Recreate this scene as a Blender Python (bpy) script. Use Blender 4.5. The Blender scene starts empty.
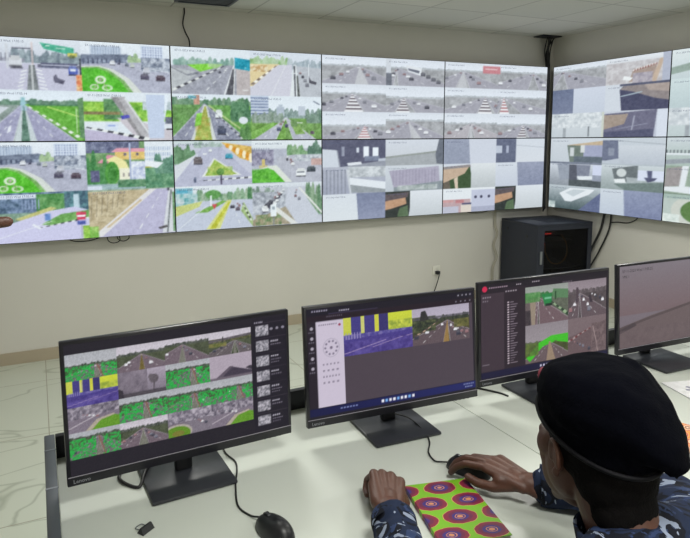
import bpy, bmesh, math, random
import numpy as np
from mathutils import Vector, Matrix, noise as mnoise
PI = math.pi
SC = bpy.context.scene
COL = SC.collection

# ------------------------------------------------------------------ helpers
def rad(a): return math.radians(a)

def lin(c):
    c = np.asarray(c, float) / 255.0
    return np.where(c <= 0.04045, c / 12.92, ((c + 0.055) / 1.055) ** 2.4)

MATS = {}
def mat(name, rgb, rough=0.6, metal=0.0, var=0.0, vscale=8.0, bump=0.0, bscale=60.0, coat=0.0, spec=0.5):
    """plain procedural surface: sRGB colour, optional noise variation and bump"""
    if name in MATS: return MATS[name]
    m = bpy.data.materials.new(name); m.use_nodes = True
    nt = m.node_tree; b = nt.nodes['Principled BSDF']
    c = list(lin(rgb)) + [1]
    b.inputs['Base Color'].default_value = c
    b.inputs['Roughness'].default_value = rough
    b.inputs['Metallic'].default_value = metal
    b.inputs['Coat Weight'].default_value = coat
    b.inputs['Specular IOR Level'].default_value = spec
    tc = nt.nodes.new('ShaderNodeTexCoord')
    if var > 0:
        n = nt.nodes.new('ShaderNodeTexNoise'); n.inputs['Scale'].default_value = vscale
        n.inputs['Detail'].default_value = 5
        nt.links.new(tc.outputs['Object'], n.inputs['Vector'])
        r = nt.nodes.new('ShaderNodeValToRGB')
        r.color_ramp.elements[0].position = 0.3; r.color_ramp.elements[1].position = 0.7
        r.color_ramp.elements[0].color = [x * (1 - var) for x in c[:3]] + [1]
        r.color_ramp.elements[1].color = [min(1, x * (1 + var)) for x in c[:3]] + [1]
        nt.links.new(n.outputs['Fac'], r.inputs['Fac'])
        nt.links.new(r.outputs['Color'], b.inputs['Base Color'])
    if bump > 0:
        n = nt.nodes.new('ShaderNodeTexNoise'); n.inputs['Scale'].default_value = bscale
        nt.links.new(tc.outputs['Object'], n.inputs['Vector'])
        bp = nt.nodes.new('ShaderNodeBump'); bp.inputs['Strength'].default_value = bump
        bp.inputs['Distance'].default_value = 0.002
        nt.links.new(n.outputs['Fac'], bp.inputs['Height'])
        nt.links.new(bp.outputs['Normal'], b.inputs['Normal'])
    MATS[name] = m
    return m

def glow(name, rgb, strength=1.0):
    if name in MATS: return MATS[name]
    m = bpy.data.materials.new(name); m.use_nodes = True
    nt = m.node_tree; nt.nodes.clear()
    e = nt.nodes.new('ShaderNodeEmission'); o = nt.nodes.new('ShaderNodeOutputMaterial')
    e.inputs['Color'].default_value = list(lin(rgb)) + [1]; e.inputs['Strength'].default_value = strength
    nt.links.new(e.outputs[0], o.inputs[0])
    MATS[name] = m
    return m

def screen_mat(name, strength, gloss=0.12):
    """a lit display: picture held in the mesh's colour attribute, a dark glossy face over it"""
    m = bpy.data.materials.new(name); m.use_nodes = True
    nt = m.node_tree; b = nt.nodes['Principled BSDF']
    a = nt.nodes.new('ShaderNodeAttribute'); a.attribute_name = 'picture'
    b.inputs['Base Color'].default_value = (0.012, 0.012, 0.014, 1)
    b.inputs['Roughness'].default_value = 0.45
    b.inputs['Specular IOR Level'].default_value = gloss
    nt.links.new(a.outputs['Color'], b.inputs['Emission Color'])
    b.inputs['Emission Strength'].default_value = strength
    m.cycles.emission_sampling = 'NONE'
    MATS[name] = m
    return m

def setp(o, label=None, cat=None, group=None, kind=None):
    if label: o['label'] = label
    if cat: o['category'] = cat
    if group: o['group'] = group
    if kind: o['kind'] = kind
    return o

def link(name, me, m=None, parent=None, smooth=False):
    o = bpy.data.objects.new(name, me)
    if m is not None and len(me.materials) == 0: me.materials.append(m)
    if smooth:
        me.polygons.foreach_set('use_smooth', [True] * len(me.polygons))
        if smooth != 'all':
            try: me.set_sharp_from_angle(angle=rad(40))
            except Exception: pass
    COL.objects.link(o)
    if parent is not None: o.parent = parent
    return o

def bmobj(name, bm, m=None, parent=None, smooth=False):
    bmesh.ops.recalc_face_normals(bm, faces=bm.faces)
    me = bpy.data.meshes.new(name); bm.to_mesh(me); bm.free()
    return link(name, me, m, parent, smooth)

def empty(name, loc=(0, 0, 0), rz=0.0, **k):
    o = bpy.data.objects.new(name, None); COL.objects.link(o)
    o.location = loc; o.rotation_euler = (0, 0, rz); o.empty_display_size = 0.05
    return setp(o, **k)

def box(bm, lo, hi, bevel=0.0, seg=2, mtx=None):
    lo = Vector(lo); hi = Vector(hi)
    r = bmesh.ops.create_cube(bm, size=1.0)
    vs = r['verts']
    c = (lo + hi) / 2; s = hi - lo
    for v in vs: v.co = Vector((v.co.x * s.x + c.x, v.co.y * s.y + c.y, v.co.z * s.z + c.z))
    if bevel > 0:
        es = list({e for v in vs for e in v.link_edges})
        g = bmesh.ops.bevel(bm, geom=es, offset=bevel, segments=seg, affect='EDGES', profile=0.5)
        vs = list({v for f in g['faces'] for v in f.verts} | {v for v in vs if v.is_valid})
    if mtx is not None:
        for v in vs: v.co = mtx @ v.co
    return vs

def boxobj(name, lo, hi, m, parent=None, bevel=0.0, seg=2, smooth=None):
    bm = bmesh.new(); box(bm, lo, hi, bevel, seg)
    return bmobj(name, bm, m, parent, smooth=(bevel > 0) if smooth is None else smooth)

def catmull(pts, n=8):
    P = [Vector(p) for p in pts]
    if len(P) < 3: return P
    P = [2 * P[0] - P[1]] + P + [2 * P[-1] - P[-2]]
    out = []
    for i in range(1, len(P) - 2):
        for k in range(n):
            t = k / n
            a, b, c, d = P[i - 1], P[i], P[i + 1], P[i + 2]
            out.append(0.5 * ((2 * b) + (c - a) * t + (2 * a - 5 * b + 4 * c - d) * t * t + (3 * b - a - 3 * c + d) * t ** 3))
    out.append(P[-2])
    return out

def tube(bm, pts, r, seg=8, smooth_n=8, closed_ends=True):
    P = catmull(pts, smooth_n) if smooth_n else [Vector(p) for p in pts]
    rings = []; up = None
    for i, p in enumerate(P):
        t = (P[min(i + 1, len(P) - 1)] - P[max(i - 1, 0)]).normalized()
        if up is None:
            up = Vector((0, 0, 1)) if abs(t.z) < 0.9 else Vector((1, 0, 0))
        s = t.cross(up).normalized(); up = s.cross(t).normalized()
        rr = r(i / (len(P) - 1)) if callable(r) else r
        rings.append([bm.verts.new(p + (s * math.cos(a) + up * math.sin(a)) * rr)
                      for a in [2 * PI * k / seg for k in range(seg)]])
    for a, b in zip(rings, rings[1:]):
        for k in range(seg):
            bm.faces.new((a[k], a[(k + 1) % seg], b[(k + 1) % seg], b[k]))
    if closed_ends:
        bm.faces.new(rings[0][::-1]); bm.faces.new(rings[-1])
    return [v for q in rings for v in q]

def cableobj(name, pts, r, m, parent=None, **k):
    bm = bmesh.new(); tube(bm, pts, r, 8, 8)
    o = bmobj(name, bm, m, parent, smooth='all')
    return setp(o, **k)

def loft(bm, rings, cap0=True, cap1=True):
    R = [[bm.verts.new(p) for p in ring] for ring in rings]
    n = len(R[0])
    for a, b in zip(R, R[1:]):
        for k in range(n): bm.faces.new((a[k], a[(k + 1) % n], b[(k + 1) % n], b[k]))
    if cap0: bm.faces.new(R[0][::-1])
    if cap1: bm.faces.new(R[-1])

# ------------------------------------------------------------------ camera
cam_d = bpy.data.cameras.new('camera'); cam = bpy.data.objects.new('camera', cam_d); COL.objects.link(cam)
cam_d.sensor_width = 36.0; cam_d.sensor_fit = 'HORIZONTAL'
cam_d.lens = 606.02 / 690 * 36.0
cam_d.shift_x = (345 - 312.216) / 690
cam_d.shift_y = (213.976 - 269) / 690
cr = Vector((0.91003598, -0.41446012, -0.00757098)); cu = Vector((0.05683185, 0.10665328, 0.99267075)); cf = Vector((0.41061497, 0.90379638, -0.12061286))
M = Matrix((( cr.x, cu.x, -cf.x, -4.56951), (cr.y, cu.y, -cf.y, -4.51215), (cr.z, cu.z, -cf.z, 1.55364), (0, 0, 0, 1)))
cam.matrix_world = M
cam_d.clip_start = 0.02
SC.camera = cam
SC.view_settings.view_transform = 'Standard'; SC.view_settings.look = 'None'
SC.view_settings.gamma = 1.0; SC.view_settings.exposure = 0.0
SC.view_settings.use_curve_mapping = False

# ------------------------------------------------------------------ picture painter for the displays
RNG = np.random.RandomState(7)
def vnoise(h, w, cell, rng=None):
    rng = rng or RNG
    gh, gw = max(2, int(h / cell) + 2), max(2, int(w / cell) + 2)
    g = rng.rand(gh, gw)
    y = np.linspace(0, gh - 1.001, h); x = np.linspace(0, gw - 1.001, w)
    yi = y.astype(int); xi = x.astype(int); fy = (y - yi)[:, None]; fx = (x - xi)[None]
    a = g[yi][:, xi]; b = g[yi][:, xi + 1]; c = g[yi + 1][:, xi]; d = g[yi + 1][:, xi + 1]
    return (a * (1 - fx) + b * fx) * (1 - fy) + (c * (1 - fx) + d * fx) * fy

class Pic:
    """small canvas, coordinates 0..100 both ways, y down, colours 0..255"""
    SS = 3
    def __init__(s, w, h, bg=(128, 128, 128)):
        s.w, s.h = w, h; s.W, s.H = w * s.SS, h * s.SS
        s.a = np.empty((s.H, s.W, 3)); s.a[:] = bg
        s.yy, s.xx = np.mgrid[0:s.H, 0:s.W]
        s.xx = (s.xx + .5) / s.W * 100; s.yy = (s.yy + .5) / s.H * 100
    def put(s, m, c, al=1.0):
        c = np.asarray(c, float)
        s.a[m] = s.a[m] * (1 - al) + c * al
    def poly(s, pts, c, al=1.0):
        m = np.zeros(s.xx.shape, bool); n = len(pts)
        for i in range(n):
            x0, y0 = pts[i]; x1, y1 = pts[(i + 1) % n]
            if y0 == y1: continue
            k = ((s.yy >= min(y0, y1)) & (s.yy < max(y0, y1)) & (s.xx < (x1 - x0) * (s.yy - y0) / (y1 - y0) + x0))
            m ^= k
        s.put(m, c, al); return s
    def rect(s, x0, y0, x1, y1, c, al=1.0):
        s.put((s.xx >= x0) & (s.xx < x1) & (s.yy >= y0) & (s.yy < y1), c, al); return s
    def ell(s, x, y, rx, ry, c, al=1.0):
        s.put(((s.xx - x) / rx) ** 2 + ((s.yy - y) / ry) ** 2 < 1, c, al); return s
    def ring(s, x, y, rx, ry, k, c, al=1.0):
        d = ((s.xx - x) / rx) ** 2 + ((s.yy - y) / ry) ** 2
        s.put((d < 1) & (d > k * k), c, al); return s
    def line(s, x0, y0, x1, y1, w, c, al=1.0):
        dx, dy = x1 - x0, y1 - y0; L = math.hypot(dx, dy) + 1e-9; nx, ny = -dy / L * w / 2, dx / L * w / 2
        return s.poly([(x0 + nx, y0 + ny), (x1 + nx, y1 + ny), (x1 - nx, y1 - ny), (x0 - nx, y0 - ny)], c, al)
    def blobs(s, x0, y0, x1, y1, c0, c1, cell=4, thr=None, al=1.0, seed=0):
        """two-tone mottled area (foliage, rubble, water)"""
        r = np.random.RandomState(seed + int(x0 * 3 + y0 * 7 + x1))
        n = .6 * vnoise(s.H, s.W, cell * s.SS, r) + .4 * vnoise(s.H, s.W, cell * s.SS * .4, r)
        m = (s.xx >= x0) & (s.xx < x1) & (s.yy >= y0) & (s.yy < y1)
        if thr is not None:
            m &= n > thr; s.put(m, c0, al); return s
        t = np.clip((n - .25) * 2, 0, 1)[..., None]
        col = np.asarray(c0) * (1 - t) + np.asarray(c1) * t
        s.a[m] = s.a[m] * (1 - al) + col[m] * al
        return s
    def trees(s, x0, x1, base, top, c0, c1, seed=1):
        """ragged tree line between x0 and x1 standing on y = base"""
        r = np.random.RandomState(seed); n = max(3, int((x1 - x0) / 3))
        for i in range(n):
            x = x0 + (x1 - x0) * (i + .5) / n; h = (base - top) * (.55 + .6 * r.rand()); w = (x1 - x0) / n * .9
            t = r.rand(); c = np.asarray(c0) * t + np.asarray(c1) * (1 - t)
            s.ell(x, base - h / 2, w, h / 2 + .5, c)
        return s
    def grad(s, x0, y0, x1, y1, c0, c1, vert=True):
        m = (s.xx >= x0) & (s.xx < x1) & (s.yy >= y0) & (s.yy < y1)
        t = ((s.yy - y0) / (y1 - y0) if vert else (s.xx - x0) / (x1 - x0))[..., None]
        col = np.asarray(c0) * (1 - t) + np.asarray(c1) * t
        s.a[m] = col[m]; return s
    def car(s, x, y, w, h, c=(60, 60, 75)):
        s.rect(x - w / 2, y - h * .45, x + w / 2, y + h / 2, c)
        s.rect(x - w * .36, y - h / 2 - h * .25, x + w * .36, y - h * .2, tuple(min(255, v * .75 + 40) for v in c))
        s.rect(x - w / 2, y + h * .38, x + w / 2, y + h * .6, (50, 50, 60), .7); return s
    def cars(s, x0, y0, x1, y1, n, size=5, seed=3, cols=((235, 235, 240), (60, 60, 75), (120, 120, 135), (150, 110, 115))):
        r = np.random.RandomState(seed)
        for i in range(n):
            t = (i + r.rand() * .6) / n; k = .35 + .65 * t
            s.car(x0 + (x1 - x0) * t + r.randn() * 1.2, y0 + (y1 - y0) * t, size * k, size * k * 1.2, cols[r.randint(len(cols))])
        return s
    def dashes(s, x0, y0, x1, y1, n, w, c=(240, 240, 240), al=.9):
        for i in range(n):
            t = (i / n) ** 1.6; t2 = ((i + .45) / n) ** 1.6
            s.line(x0 + (x1 - x0) * t, y0 + (y1 - y0) * t, x0 + (x1 - x0) * t2, y0 + (y1 - y0) * t2, w * (.3 + .7 * t), c, al)
        return s
    def kerb(s, x0, y0, x1, y1, n, w, a=(235, 235, 235), b=(50, 50, 60)):
        for i in range(n):
            t = i / n; t2 = (i + 1) / n; k = .35 + .65 * t
            s.line(x0 + (x1 - x0) * t, y0 + (y1 - y0) * t, x0 + (x1 - x0) * t2, y0 + (y1 - y0) * t2, w * k, a if i % 2 else b)
        return s
    def bars(s, x0, y0, x1, y1, n, c, frac=.5, vert=True, al=1.0):
        for i in range(n):
            if vert:
                a = x0 + (x1 - x0) * i / n; s.rect(a, y0, a + (x1 - x0) / n * frac, y1, c, al)
            else:
                a = y0 + (y1 - y0) * i / n; s.rect(x0, a, x1, a + (y1 - y0) / n * frac, c, al)
        return s
    def done(s, noise=6, haze=0, hazec=(225, 228, 240), sat=1.0, gain=1.0):
        a = s.a.reshape(s.h, s.SS, s.w, s.SS, 3).mean((1, 3))
        a = a + (RNG.rand(s.h, s.w, 1) - .5) * 2 * noise
        g = a.mean(2, keepdims=True); a = g + (a - g) * sat
        a = a * (1 - haze) + np.asarray(hazec) * haze
        return np.clip(a * gain, 0, 255)

SKY = (222, 228, 240)
def hw(w, h, hz=30, vx=50, left=None, right=None, road=(150, 148, 165), gl=(90, 130, 60), gr=(90, 130, 60), sky=SKY,
       tree=((70, 95, 75), (110, 130, 100)), th=9, med=None, medc=(120, 120, 110), ncar=4, seed=1, tx=(0, 100)):
    """a straight road running away: left / right = x range of each carriageway on the bottom edge"""
    p = Pic(w, h, sky); p.grad(0, 0, 100, hz, sky, tuple(min(255, c + 12) for c in sky))
    p.blobs(0, hz, vx, 100, gl, tuple(c * .8 for c in gl), 5, seed=seed)
    p.blobs(vx, hz, 101, 100, gr, tuple(c * .8 for c in gr), 5, seed=seed + 1)
    if th: p.trees(tx[0], tx[1], hz + 3, hz - th, tree[0], tree[1], seed)
    for k, sd in enumerate((left, right)):
        if not sd: continue
        p.poly([(vx - .8, hz), (vx + .8, hz), (sd[1], 100), (sd[0], 100)], road)
        m = (sd[0] + sd[1]) / 2
        p.dashes(vx, hz + 4, m, 100, 7, 1.3)
        p.line(vx, hz + 2, sd[0], 100, 1.0, (225, 225, 230), .6); p.line(vx, hz + 2, sd[1], 100, 1.0, (225, 225, 230), .6)
        if ncar:
            p.cars(vx, hz + 6, sd[0] + (sd[1] - sd[0]) * .3, 85, ncar, 9, seed * 5 + k)
    if med:
        p.poly([(vx - .4, hz + 2), (vx + .4, hz + 2), (med[1], 100), (med[0], 100)], medc)
    return p

# ------------------------------------------------------------------ the camera feeds on the video wall
FW, FH = 94, 54     # feed size on the 2 x 2 panels
GW, GH = 76, 36     # feed size on the 2 x 3 panels
GREEN = (78, 190, 30)
def f_gantry():
    p = Pic(FW, FH, (205, 205, 225))
    p.grad(0, 0, 100, 40, (225, 228, 240), (205, 208, 225))
    p.trees(30, 100, 48, 24, (110, 125, 140), (150, 165, 175), 4)
    p.poly([(0, 50), (100, 50), (100, 100), (0, 100)], (196, 192, 218))
    p.blobs(55, 50, 100, 56, (95, 95, 120), (130, 130, 155), 3)
    p.rect(0, 40, 42, 46, (150, 150, 170)); p.bars(2, 30, 40, 46, 9, (120, 120, 140), .25)
    p.rect(58, 46, 96, 57, (92, 95, 125)); p.rect(58, 50, 96, 52, (180, 180, 205))
    p.poly([(58, 8), (93, 16), (93, 31), (62, 20)], (60, 175, 140)); p.rect(64, 13, 68, 15, (210, 235, 225)); p.rect(74, 17, 84, 19, (210, 235, 225))
    p.rect(86, 26, 96, 33, (215, 205, 90)); p.rect(88, 30, 94, 36, (110, 120, 70))
    p.line(50, 8, 50, 100, 1.4, (215, 190, 190)); p.rect(30, 20, 49, 22, (90, 90, 110))
    p.poly([(46, 52), (52, 52), (55, 100), (43, 100)], (120, 125, 130)); p.line(49, 50, 49, 100, 1.4, (225, 225, 230))
    for k in range(6): p.line(53 + k * .6, 60 + k * 7, 59 + k, 63 + k * 7, 2, (240, 240, 245)); p.line(44 - k, 62 + k * 7, 38 - k, 66 + k * 7, 2, (235, 235, 240))
    p.car(33, 47, 13, 16, (215, 215, 225)); p.rect(28, 56, 40, 60, (90, 90, 105)); p.rect(24, 14, 26, 60, (210, 210, 220))
    p.poly([(70, 74), (73, 68), (75, 76), (82, 80), (80, 88), (71, 84)], (95, 92, 118)); p.poly([(74, 80), (80, 82), (79, 86), (74, 84)], (60, 58, 85))
    p.car(91, 62, 10, 14, (70, 90, 190)); p.rect(88, 57, 94, 62, (225, 230, 245))
    p.rect(94, 68, 100, 100, (235, 170, 110)); p.blobs(94, 68, 100, 100, (225, 110, 60), (250, 215, 150), 4)
    p.rect(98, 35, 100, 68, (70, 75, 90))
    return p.done(8, sat=1.05)

def f_roundabout(wide=0):
    p = Pic(FW, FH, (180, 182, 205))
    p.grad(0, 0, 100, 30, (232, 236, 245), (222, 226, 240))
    p.rect(10, 8, 44, 28, (190, 200, 220)); p.bars(12, 10, 44, 26, 11, (150, 165, 195), .4)
    p.rect(66, 4, 92, 34, (205, 215, 235)); p.bars(68, 6, 92, 30, 8, (140, 150, 190), .45)
    for k in range(5): p.rect(66, 9 + 5 * k, 92, 10.5 + 5 * k, (225, 230, 245))
    p.blobs(0, 30, 50, 52, (80, 90, 120), (150, 160, 185), 3)
    p.poly([(0, 27), (50, 23), (58, 27), (50, 34), (0, 36)], (105, 115, 140))
    p.bars(2, 34, 46, 50, 9, (70, 78, 105), .35)
    p.trees(52, 68, 44, 22, (150, 180, 135), (185, 205, 160), 3)
    p.poly([(50, 40), (100, 34), (100, 100), (0, 100), (0, 46)], (176, 176, 198))
    p.blobs(66, 28, 100, 56, (90, 100, 125), (205, 210, 225), 3.4)
    p.line(62, 45, 100, 58, 1.2, (215, 215, 228)); p.line(60, 52, 100, 74, .8, (205, 205, 220))
    p.poly([(0, 50), (20, 48), (34, 54), (52, 72), (66, 100), (0, 100)], (216, 218, 214))
    p.poly([(0, 52), (18, 50), (30, 56), (46, 76), (56, 100), (0, 100)], (120, 175, 90))
    p.poly([(0, 55), (16, 53), (27, 59), (42, 78), (51, 100), (0, 100)], GREEN)
    p.blobs(0, 55, 14, 100, (60, 150, 40), GREEN, 5, al=.5)
    p.ring(20, 76, 6, 8, .55, (225, 235, 215)); p.ring(13, 91, 5, 6, .6, (205, 225, 190)); p.ring(27, 92, 6, 6, .6, (205, 225, 190))
    p.line(17, 82, 12, 96, 1.5, (150, 170, 120)); p.line(23, 82, 27, 96, 1.5, (150, 170, 120)); p.ell(20, 76, 2, 3, (170, 160, 150))
    for x, y, s, c in ((34, 42, 6, (225, 225, 235)), (41, 42, 3, (80, 80, 110)), (50, 44, 4, (110, 120, 140)), (56, 46, 5, (190, 195, 190)), (72, 55, 8, (200, 200, 215))):
        p.car(x, y, s, s * 1.2, c)
    p.car(70, 68, 10, 9, (75, 70, 95)); p.car(88, 70, 11, 9, (85, 68, 85))
    return p.done(9, sat=1.1)

def f_verge():
    p = hw(FW, FH, 26, 38, (-10, 26), (48, 92), road=(160, 158, 190), gl=(150, 165, 160), gr=(95, 170, 50), tree=((80, 120, 100), (120, 150, 130)), th=8,
           med=(32, 42), medc=(90, 120, 110), ncar=0, seed=3)
    p.poly([(40, 27), (72, 27), (100, 40), (100, 96)], (96, 172, 52)); p.line(62, 32, 100, 54, 2, (190, 225, 110)); p.blobs(44, 27, 100, 30, (60, 110, 80), (80, 130, 90), 4)
    p.poly([(37, 34), (40, 34), (50, 100), (27, 100)], (200, 208, 214)); p.poly([(37.5, 30), (39, 30), (43, 100), (34, 100)], (85, 120, 105))
    p.poly([(36, 14), (40, 14), (40.5, 30), (35, 30)], (150, 195, 205)); p.rect(35, 24, 42, 40, (160, 195, 215), .6)
    p.kerb(40, 28, 97, 96, 17, 5, (240, 240, 240), (130, 190, 90)); p.rect(92, 34, 93, 84, (215, 230, 200))
    p.poly([(0, 38), (14, 32), (24, 34), (4, 62), (0, 64)], (205, 208, 218)); p.blobs(0, 36, 10, 56, (95, 130, 100), (150, 170, 160), 4)
    p.poly([(94, 16), (100, 12), (100, 96), (95, 92)], (95, 140, 95)); p.poly([(22, 72), (25, 68), (24, 80), (20, 84)], (235, 235, 245))
    return p.done(8, sat=1.15)

def f_pillars():
    p = Pic(FW, FH, (225, 230, 240))
    p.blobs(0, 20, 100, 60, (90, 160, 40), (165, 215, 80), 5); p.blobs(22, 14, 42, 56, (60, 110, 70), (100, 150, 90), 6)
    p.rect(0, 40, 40, 46, (135, 120, 80)); p.blobs(66, 18, 100, 36, (150, 165, 170), (205, 215, 225), 4)
    p.poly([(0, 76), (30, 84), (72, 100), (0, 100)], (190, 180, 210)); p.poly([(36, 52), (62, 60), (100, 80), (100, 100), (60, 100)], (205, 195, 205))
    p.poly([(30, 10), (46, 9), (74, 84), (66, 96), (60, 90)], (180, 176, 182)); p.poly([(30, 10), (38, 10), (64, 92), (60, 90)], (150, 145, 150)); p.line(46, 12, 72, 84, 2, (225, 225, 230))
    p.poly([(70, 4), (92, 4), (90, 95), (72, 95)], (196, 206, 232)); p.poly([(92, 4), (97, 4), (91, 60)], (230, 236, 248))
    p.rect(92, 50, 100, 66, (90, 95, 115)); p.rect(92, 64, 100, 70, (225, 225, 235)); p.rect(93, 74, 100, 78, (60, 55, 60))
    p.poly([(40, 48), (50, 46), (51, 52), (42, 56)], (70, 70, 180)); p.poly([(24, 62), (38, 64), (36, 80), (22, 76)], (214, 222, 240)); p.rect(26, 67, 34, 70, (120, 140, 210))
    p.kerb(2, 72, 72, 97, 12, 7)
    return p.done(8, sat=1.15)

def f_houses():
    p = Pic(FW, FH, (110, 150, 95)); p.rect(0, 0, 60, 24, (95, 100, 135)); p.blobs(0, 0, 60, 24, (80, 85, 120), (125, 130, 160), 4)
    p.rect(66, 0, 100, 50, (226, 230, 240))
    for r_ in range(3): p.bars(66, 12 + 12 * r_, 98, 20 + 12 * r_, 12, (170, 185, 215), .45)
    p.rect(32, 20, 66, 38, (232, 195, 110)); p.poly([(28, 22), (34, 14), (66, 15), (66, 22)], (228, 150, 170)); p.rect(42, 24, 45, 30, (110, 100, 120)); p.rect(56, 24, 59, 30, (110, 100, 120))
    p.poly([(12, 44), (24, 28), (34, 30), (32, 48)], (225, 140, 165)); p.poly([(22, 38), (32, 30), (44, 42), (48, 60), (34, 60)], (242, 230, 160))
    p.rect(36, 56, 52, 92, (242, 236, 214)); p.rect(40, 66, 42, 74, (150, 140, 140)); p.rect(46, 66, 48, 74, (150, 140, 140))
    p.blobs(50, 42, 70, 88, (165, 175, 215), (240, 242, 250), 3); p.rect(48, 4, 50, 86, (170, 180, 215))
    p.trees(0, 22, 92, 24, (50, 120, 60), (80, 150, 80), 3); p.rect(4, 60, 14, 84, (90, 90, 130)); p.ell(28, 66, 8, 24, (70, 150, 50)); p.ell(28, 70, 5, 18, (55, 130, 45))
    p.rect(66, 54, 76, 70, (205, 190, 60)); p.blobs(66, 56, 100, 100, (60, 120, 85), (110, 160, 120), 5); p.trees(78, 100, 70, 30, (80, 130, 110), (110, 155, 130), 8)
    p.poly([(66, 40), (88, 46), (80, 58), (66, 52)], (235, 236, 244)); p.rect(0, 88, 66, 100, (150, 175, 180)); p.blobs(34, 80, 66, 96, (60, 120, 80), (120, 160, 120), 4); p.rect(0, 92, 16, 100, (215, 220, 240))
    return p.done(9, sat=1.1)

def f_sign():
    p = Pic(FW, FH, (120, 150, 130)); p.blobs(0, 0, 100, 40, (60, 85, 110), (130, 150, 190), 3.4)
    p.rect(6, 4, 60, 12, (214, 220, 240)); p.blobs(45, 4, 74, 40, (60, 130, 60), (110, 165, 95), 4); p.bars(30, 14, 50, 34, 6, (150, 165, 205), .4)
    p.blobs(74, 0, 100, 40, (60, 90, 110), (90, 140, 150), 4); p.rect(84, 6, 90, 40, (190, 210, 225)); p.poly([(22, 52), (60, 30), (66, 34), (32, 58)], (200, 195, 120))
    p.poly([(0, 70), (60, 38), (84, 32), (100, 40), (100, 100), (0, 100)], (205, 200, 235))
    p.poly([(48, 66), (70, 46), (100, 40), (100, 56), (62, 68)], (105, 165, 80)); p.kerb(46, 72, 100, 56, 14, 3)
    p.line(40, 64, 48, 74, 3, (235, 235, 245)); p.line(0, 92, 60, 60, 1, (235, 235, 245)); p.rect(53, 44, 59, 58, (90, 130, 200))
    p.ell(91, 48, 5, 5, (225, 60, 90)); p.poly([(86, 44), (97, 44), (96, 60), (87, 60)], (222, 60, 95)); p.rect(87, 50, 96, 54, (250, 235, 245)); p.rect(87, 62, 96, 70, (70, 85, 170)); p.rect(91, 70, 92, 98, (140, 140, 150))
    p.blobs(93, 72, 100, 100, (120, 190, 50), (175, 215, 90), 4)
    return p.done(8, sat=1.1)

def f_slope():
    p = Pic(FW, FH, (182, 176, 205)); p.rect(0, 0, 100, 5, (150, 170, 150))
    p.poly([(0, 4), (70, 2), (24, 80), (10, 92), (0, 100)], (196, 176, 140)); p.blobs(0, 6, 40, 70, (170, 150, 115), (215, 198, 165), 4, al=.9)
    for k in range(7): p.line(4 + k * 6, 12, k * 6 + 2, 62 - k * 5, 1, (150, 135, 110))
    p.poly([(78, 2), (93, 2), (82, 98), (12, 98)], (186, 180, 212)); p.poly([(70, 2), (78, 2), (14, 98), (2, 98)], (226, 220, 224)); p.line(60, 24, 20, 80, 3, (210, 185, 150))
    p.dashes(86, 4, 52, 100, 6, 1.6); p.poly([(93, 2), (100, 2), (100, 98), (84, 98)], (214, 214, 222)); p.line(96, 4, 90, 98, 2, (110, 115, 120)); p.rect(97, 10, 100, 96, (95, 140, 90))
    p.rect(91, 0, 94, 6, (60, 60, 70)); p.line(80, 88, 90, 84, 5, (70, 65, 70)); p.blobs(0, 76, 10, 100, (120, 190, 70), (160, 200, 100), 4)
    return p.done(8, sat=1.1)

def f_teal():
    p = Pic(FW, FH, (225, 230, 240)); p.trees(4, 78, 40, 22, (120, 160, 150), (160, 185, 175), 5)
    p.poly([(0, 40), (80, 36), (100, 100), (0, 100)], (158, 158, 172)); p.poly([(20, 38), (46, 34), (56, 42), (36, 52)], (130, 215, 60)); p.poly([(46, 34), (66, 34), (56, 44), (46, 40)], (160, 200, 130))
    p.poly([(0, 44), (34, 54), (2, 96), (0, 96)], (184, 186, 192)); p.line(0, 44, 20, 60, 1.5, (110, 110, 125)); p.line(20, 60, 34, 54, 4, (120, 122, 135))
    p.kerb(66, 38, 2, 92, 14, 4.5, (228, 228, 228), (70, 70, 80)); p.poly([(70, 36), (80, 36), (66, 100), (10, 100)], (160, 160, 176)); p.dashes(74, 38, 38, 100, 6, 1.5)
    p.line(79, 36, 66, 100, 2, (226, 226, 232)); p.poly([(77, 44), (80, 44), (77, 100), (68, 100)], (85, 85, 95)); p.line(80, 40, 78, 100, 1.2, (230, 230, 232))
    p.cars(74, 40, 60, 56, 3, 4, 8); p.rect(82, 38, 100, 100, (188, 176, 178)); p.rect(90, 88, 97, 90, (240, 240, 240)); p.poly([(80, 18), (100, 22), (100, 46), (80, 42)], (20, 150, 180)); p.rect(93, 38, 95, 41, (150, 210, 220))
    return p.done(7, sat=1.1)

def f_orange():
    p = Pic(FW, FH, (215, 220, 235)); p.trees(0, 52, 32, 12, (145, 190, 120), (185, 205, 175), 5); p.trees(52, 100, 40, 16, (150, 165, 180), (190, 200, 210), 6)
    p.poly([(0, 30), (40, 28), (10, 76), (0, 80)], (232, 205, 150)); p.blobs(0, 32, 24, 46, (190, 130, 60), (240, 225, 190), 3); p.kerb(36, 32, 2, 76, 9, 4.5, (245, 240, 235), (120, 100, 90))
    p.poly([(38, 30), (58, 28), (56, 100), (-6, 100), (0, 84)], (208, 204, 222)); p.poly([(60, 30), (100, 34), (100, 100), (64, 100)], (186, 188, 200)); p.line(49, 30, 28, 100, .8, (228, 226, 235))
    p.poly([(60, 28), (63, 28), (70, 100), (54, 100)], (225, 228, 234)); p.line(61, 30, 62, 100, 2, (75, 78, 90)); p.poly([(64, 52), (66, 52), (69, 100), (65, 100)], (90, 95, 95))
    p.rect(56, 46, 66, 48, (225, 228, 234)); p.poly([(82, 54), (85, 62), (93, 66), (92, 72), (82, 68)], (80, 78, 92)); p.cars(66, 40, 86, 84, 4, 7, 4); p.rect(81, 24, 81.8, 52, (225, 228, 235))
    return p.done(7)

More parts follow.
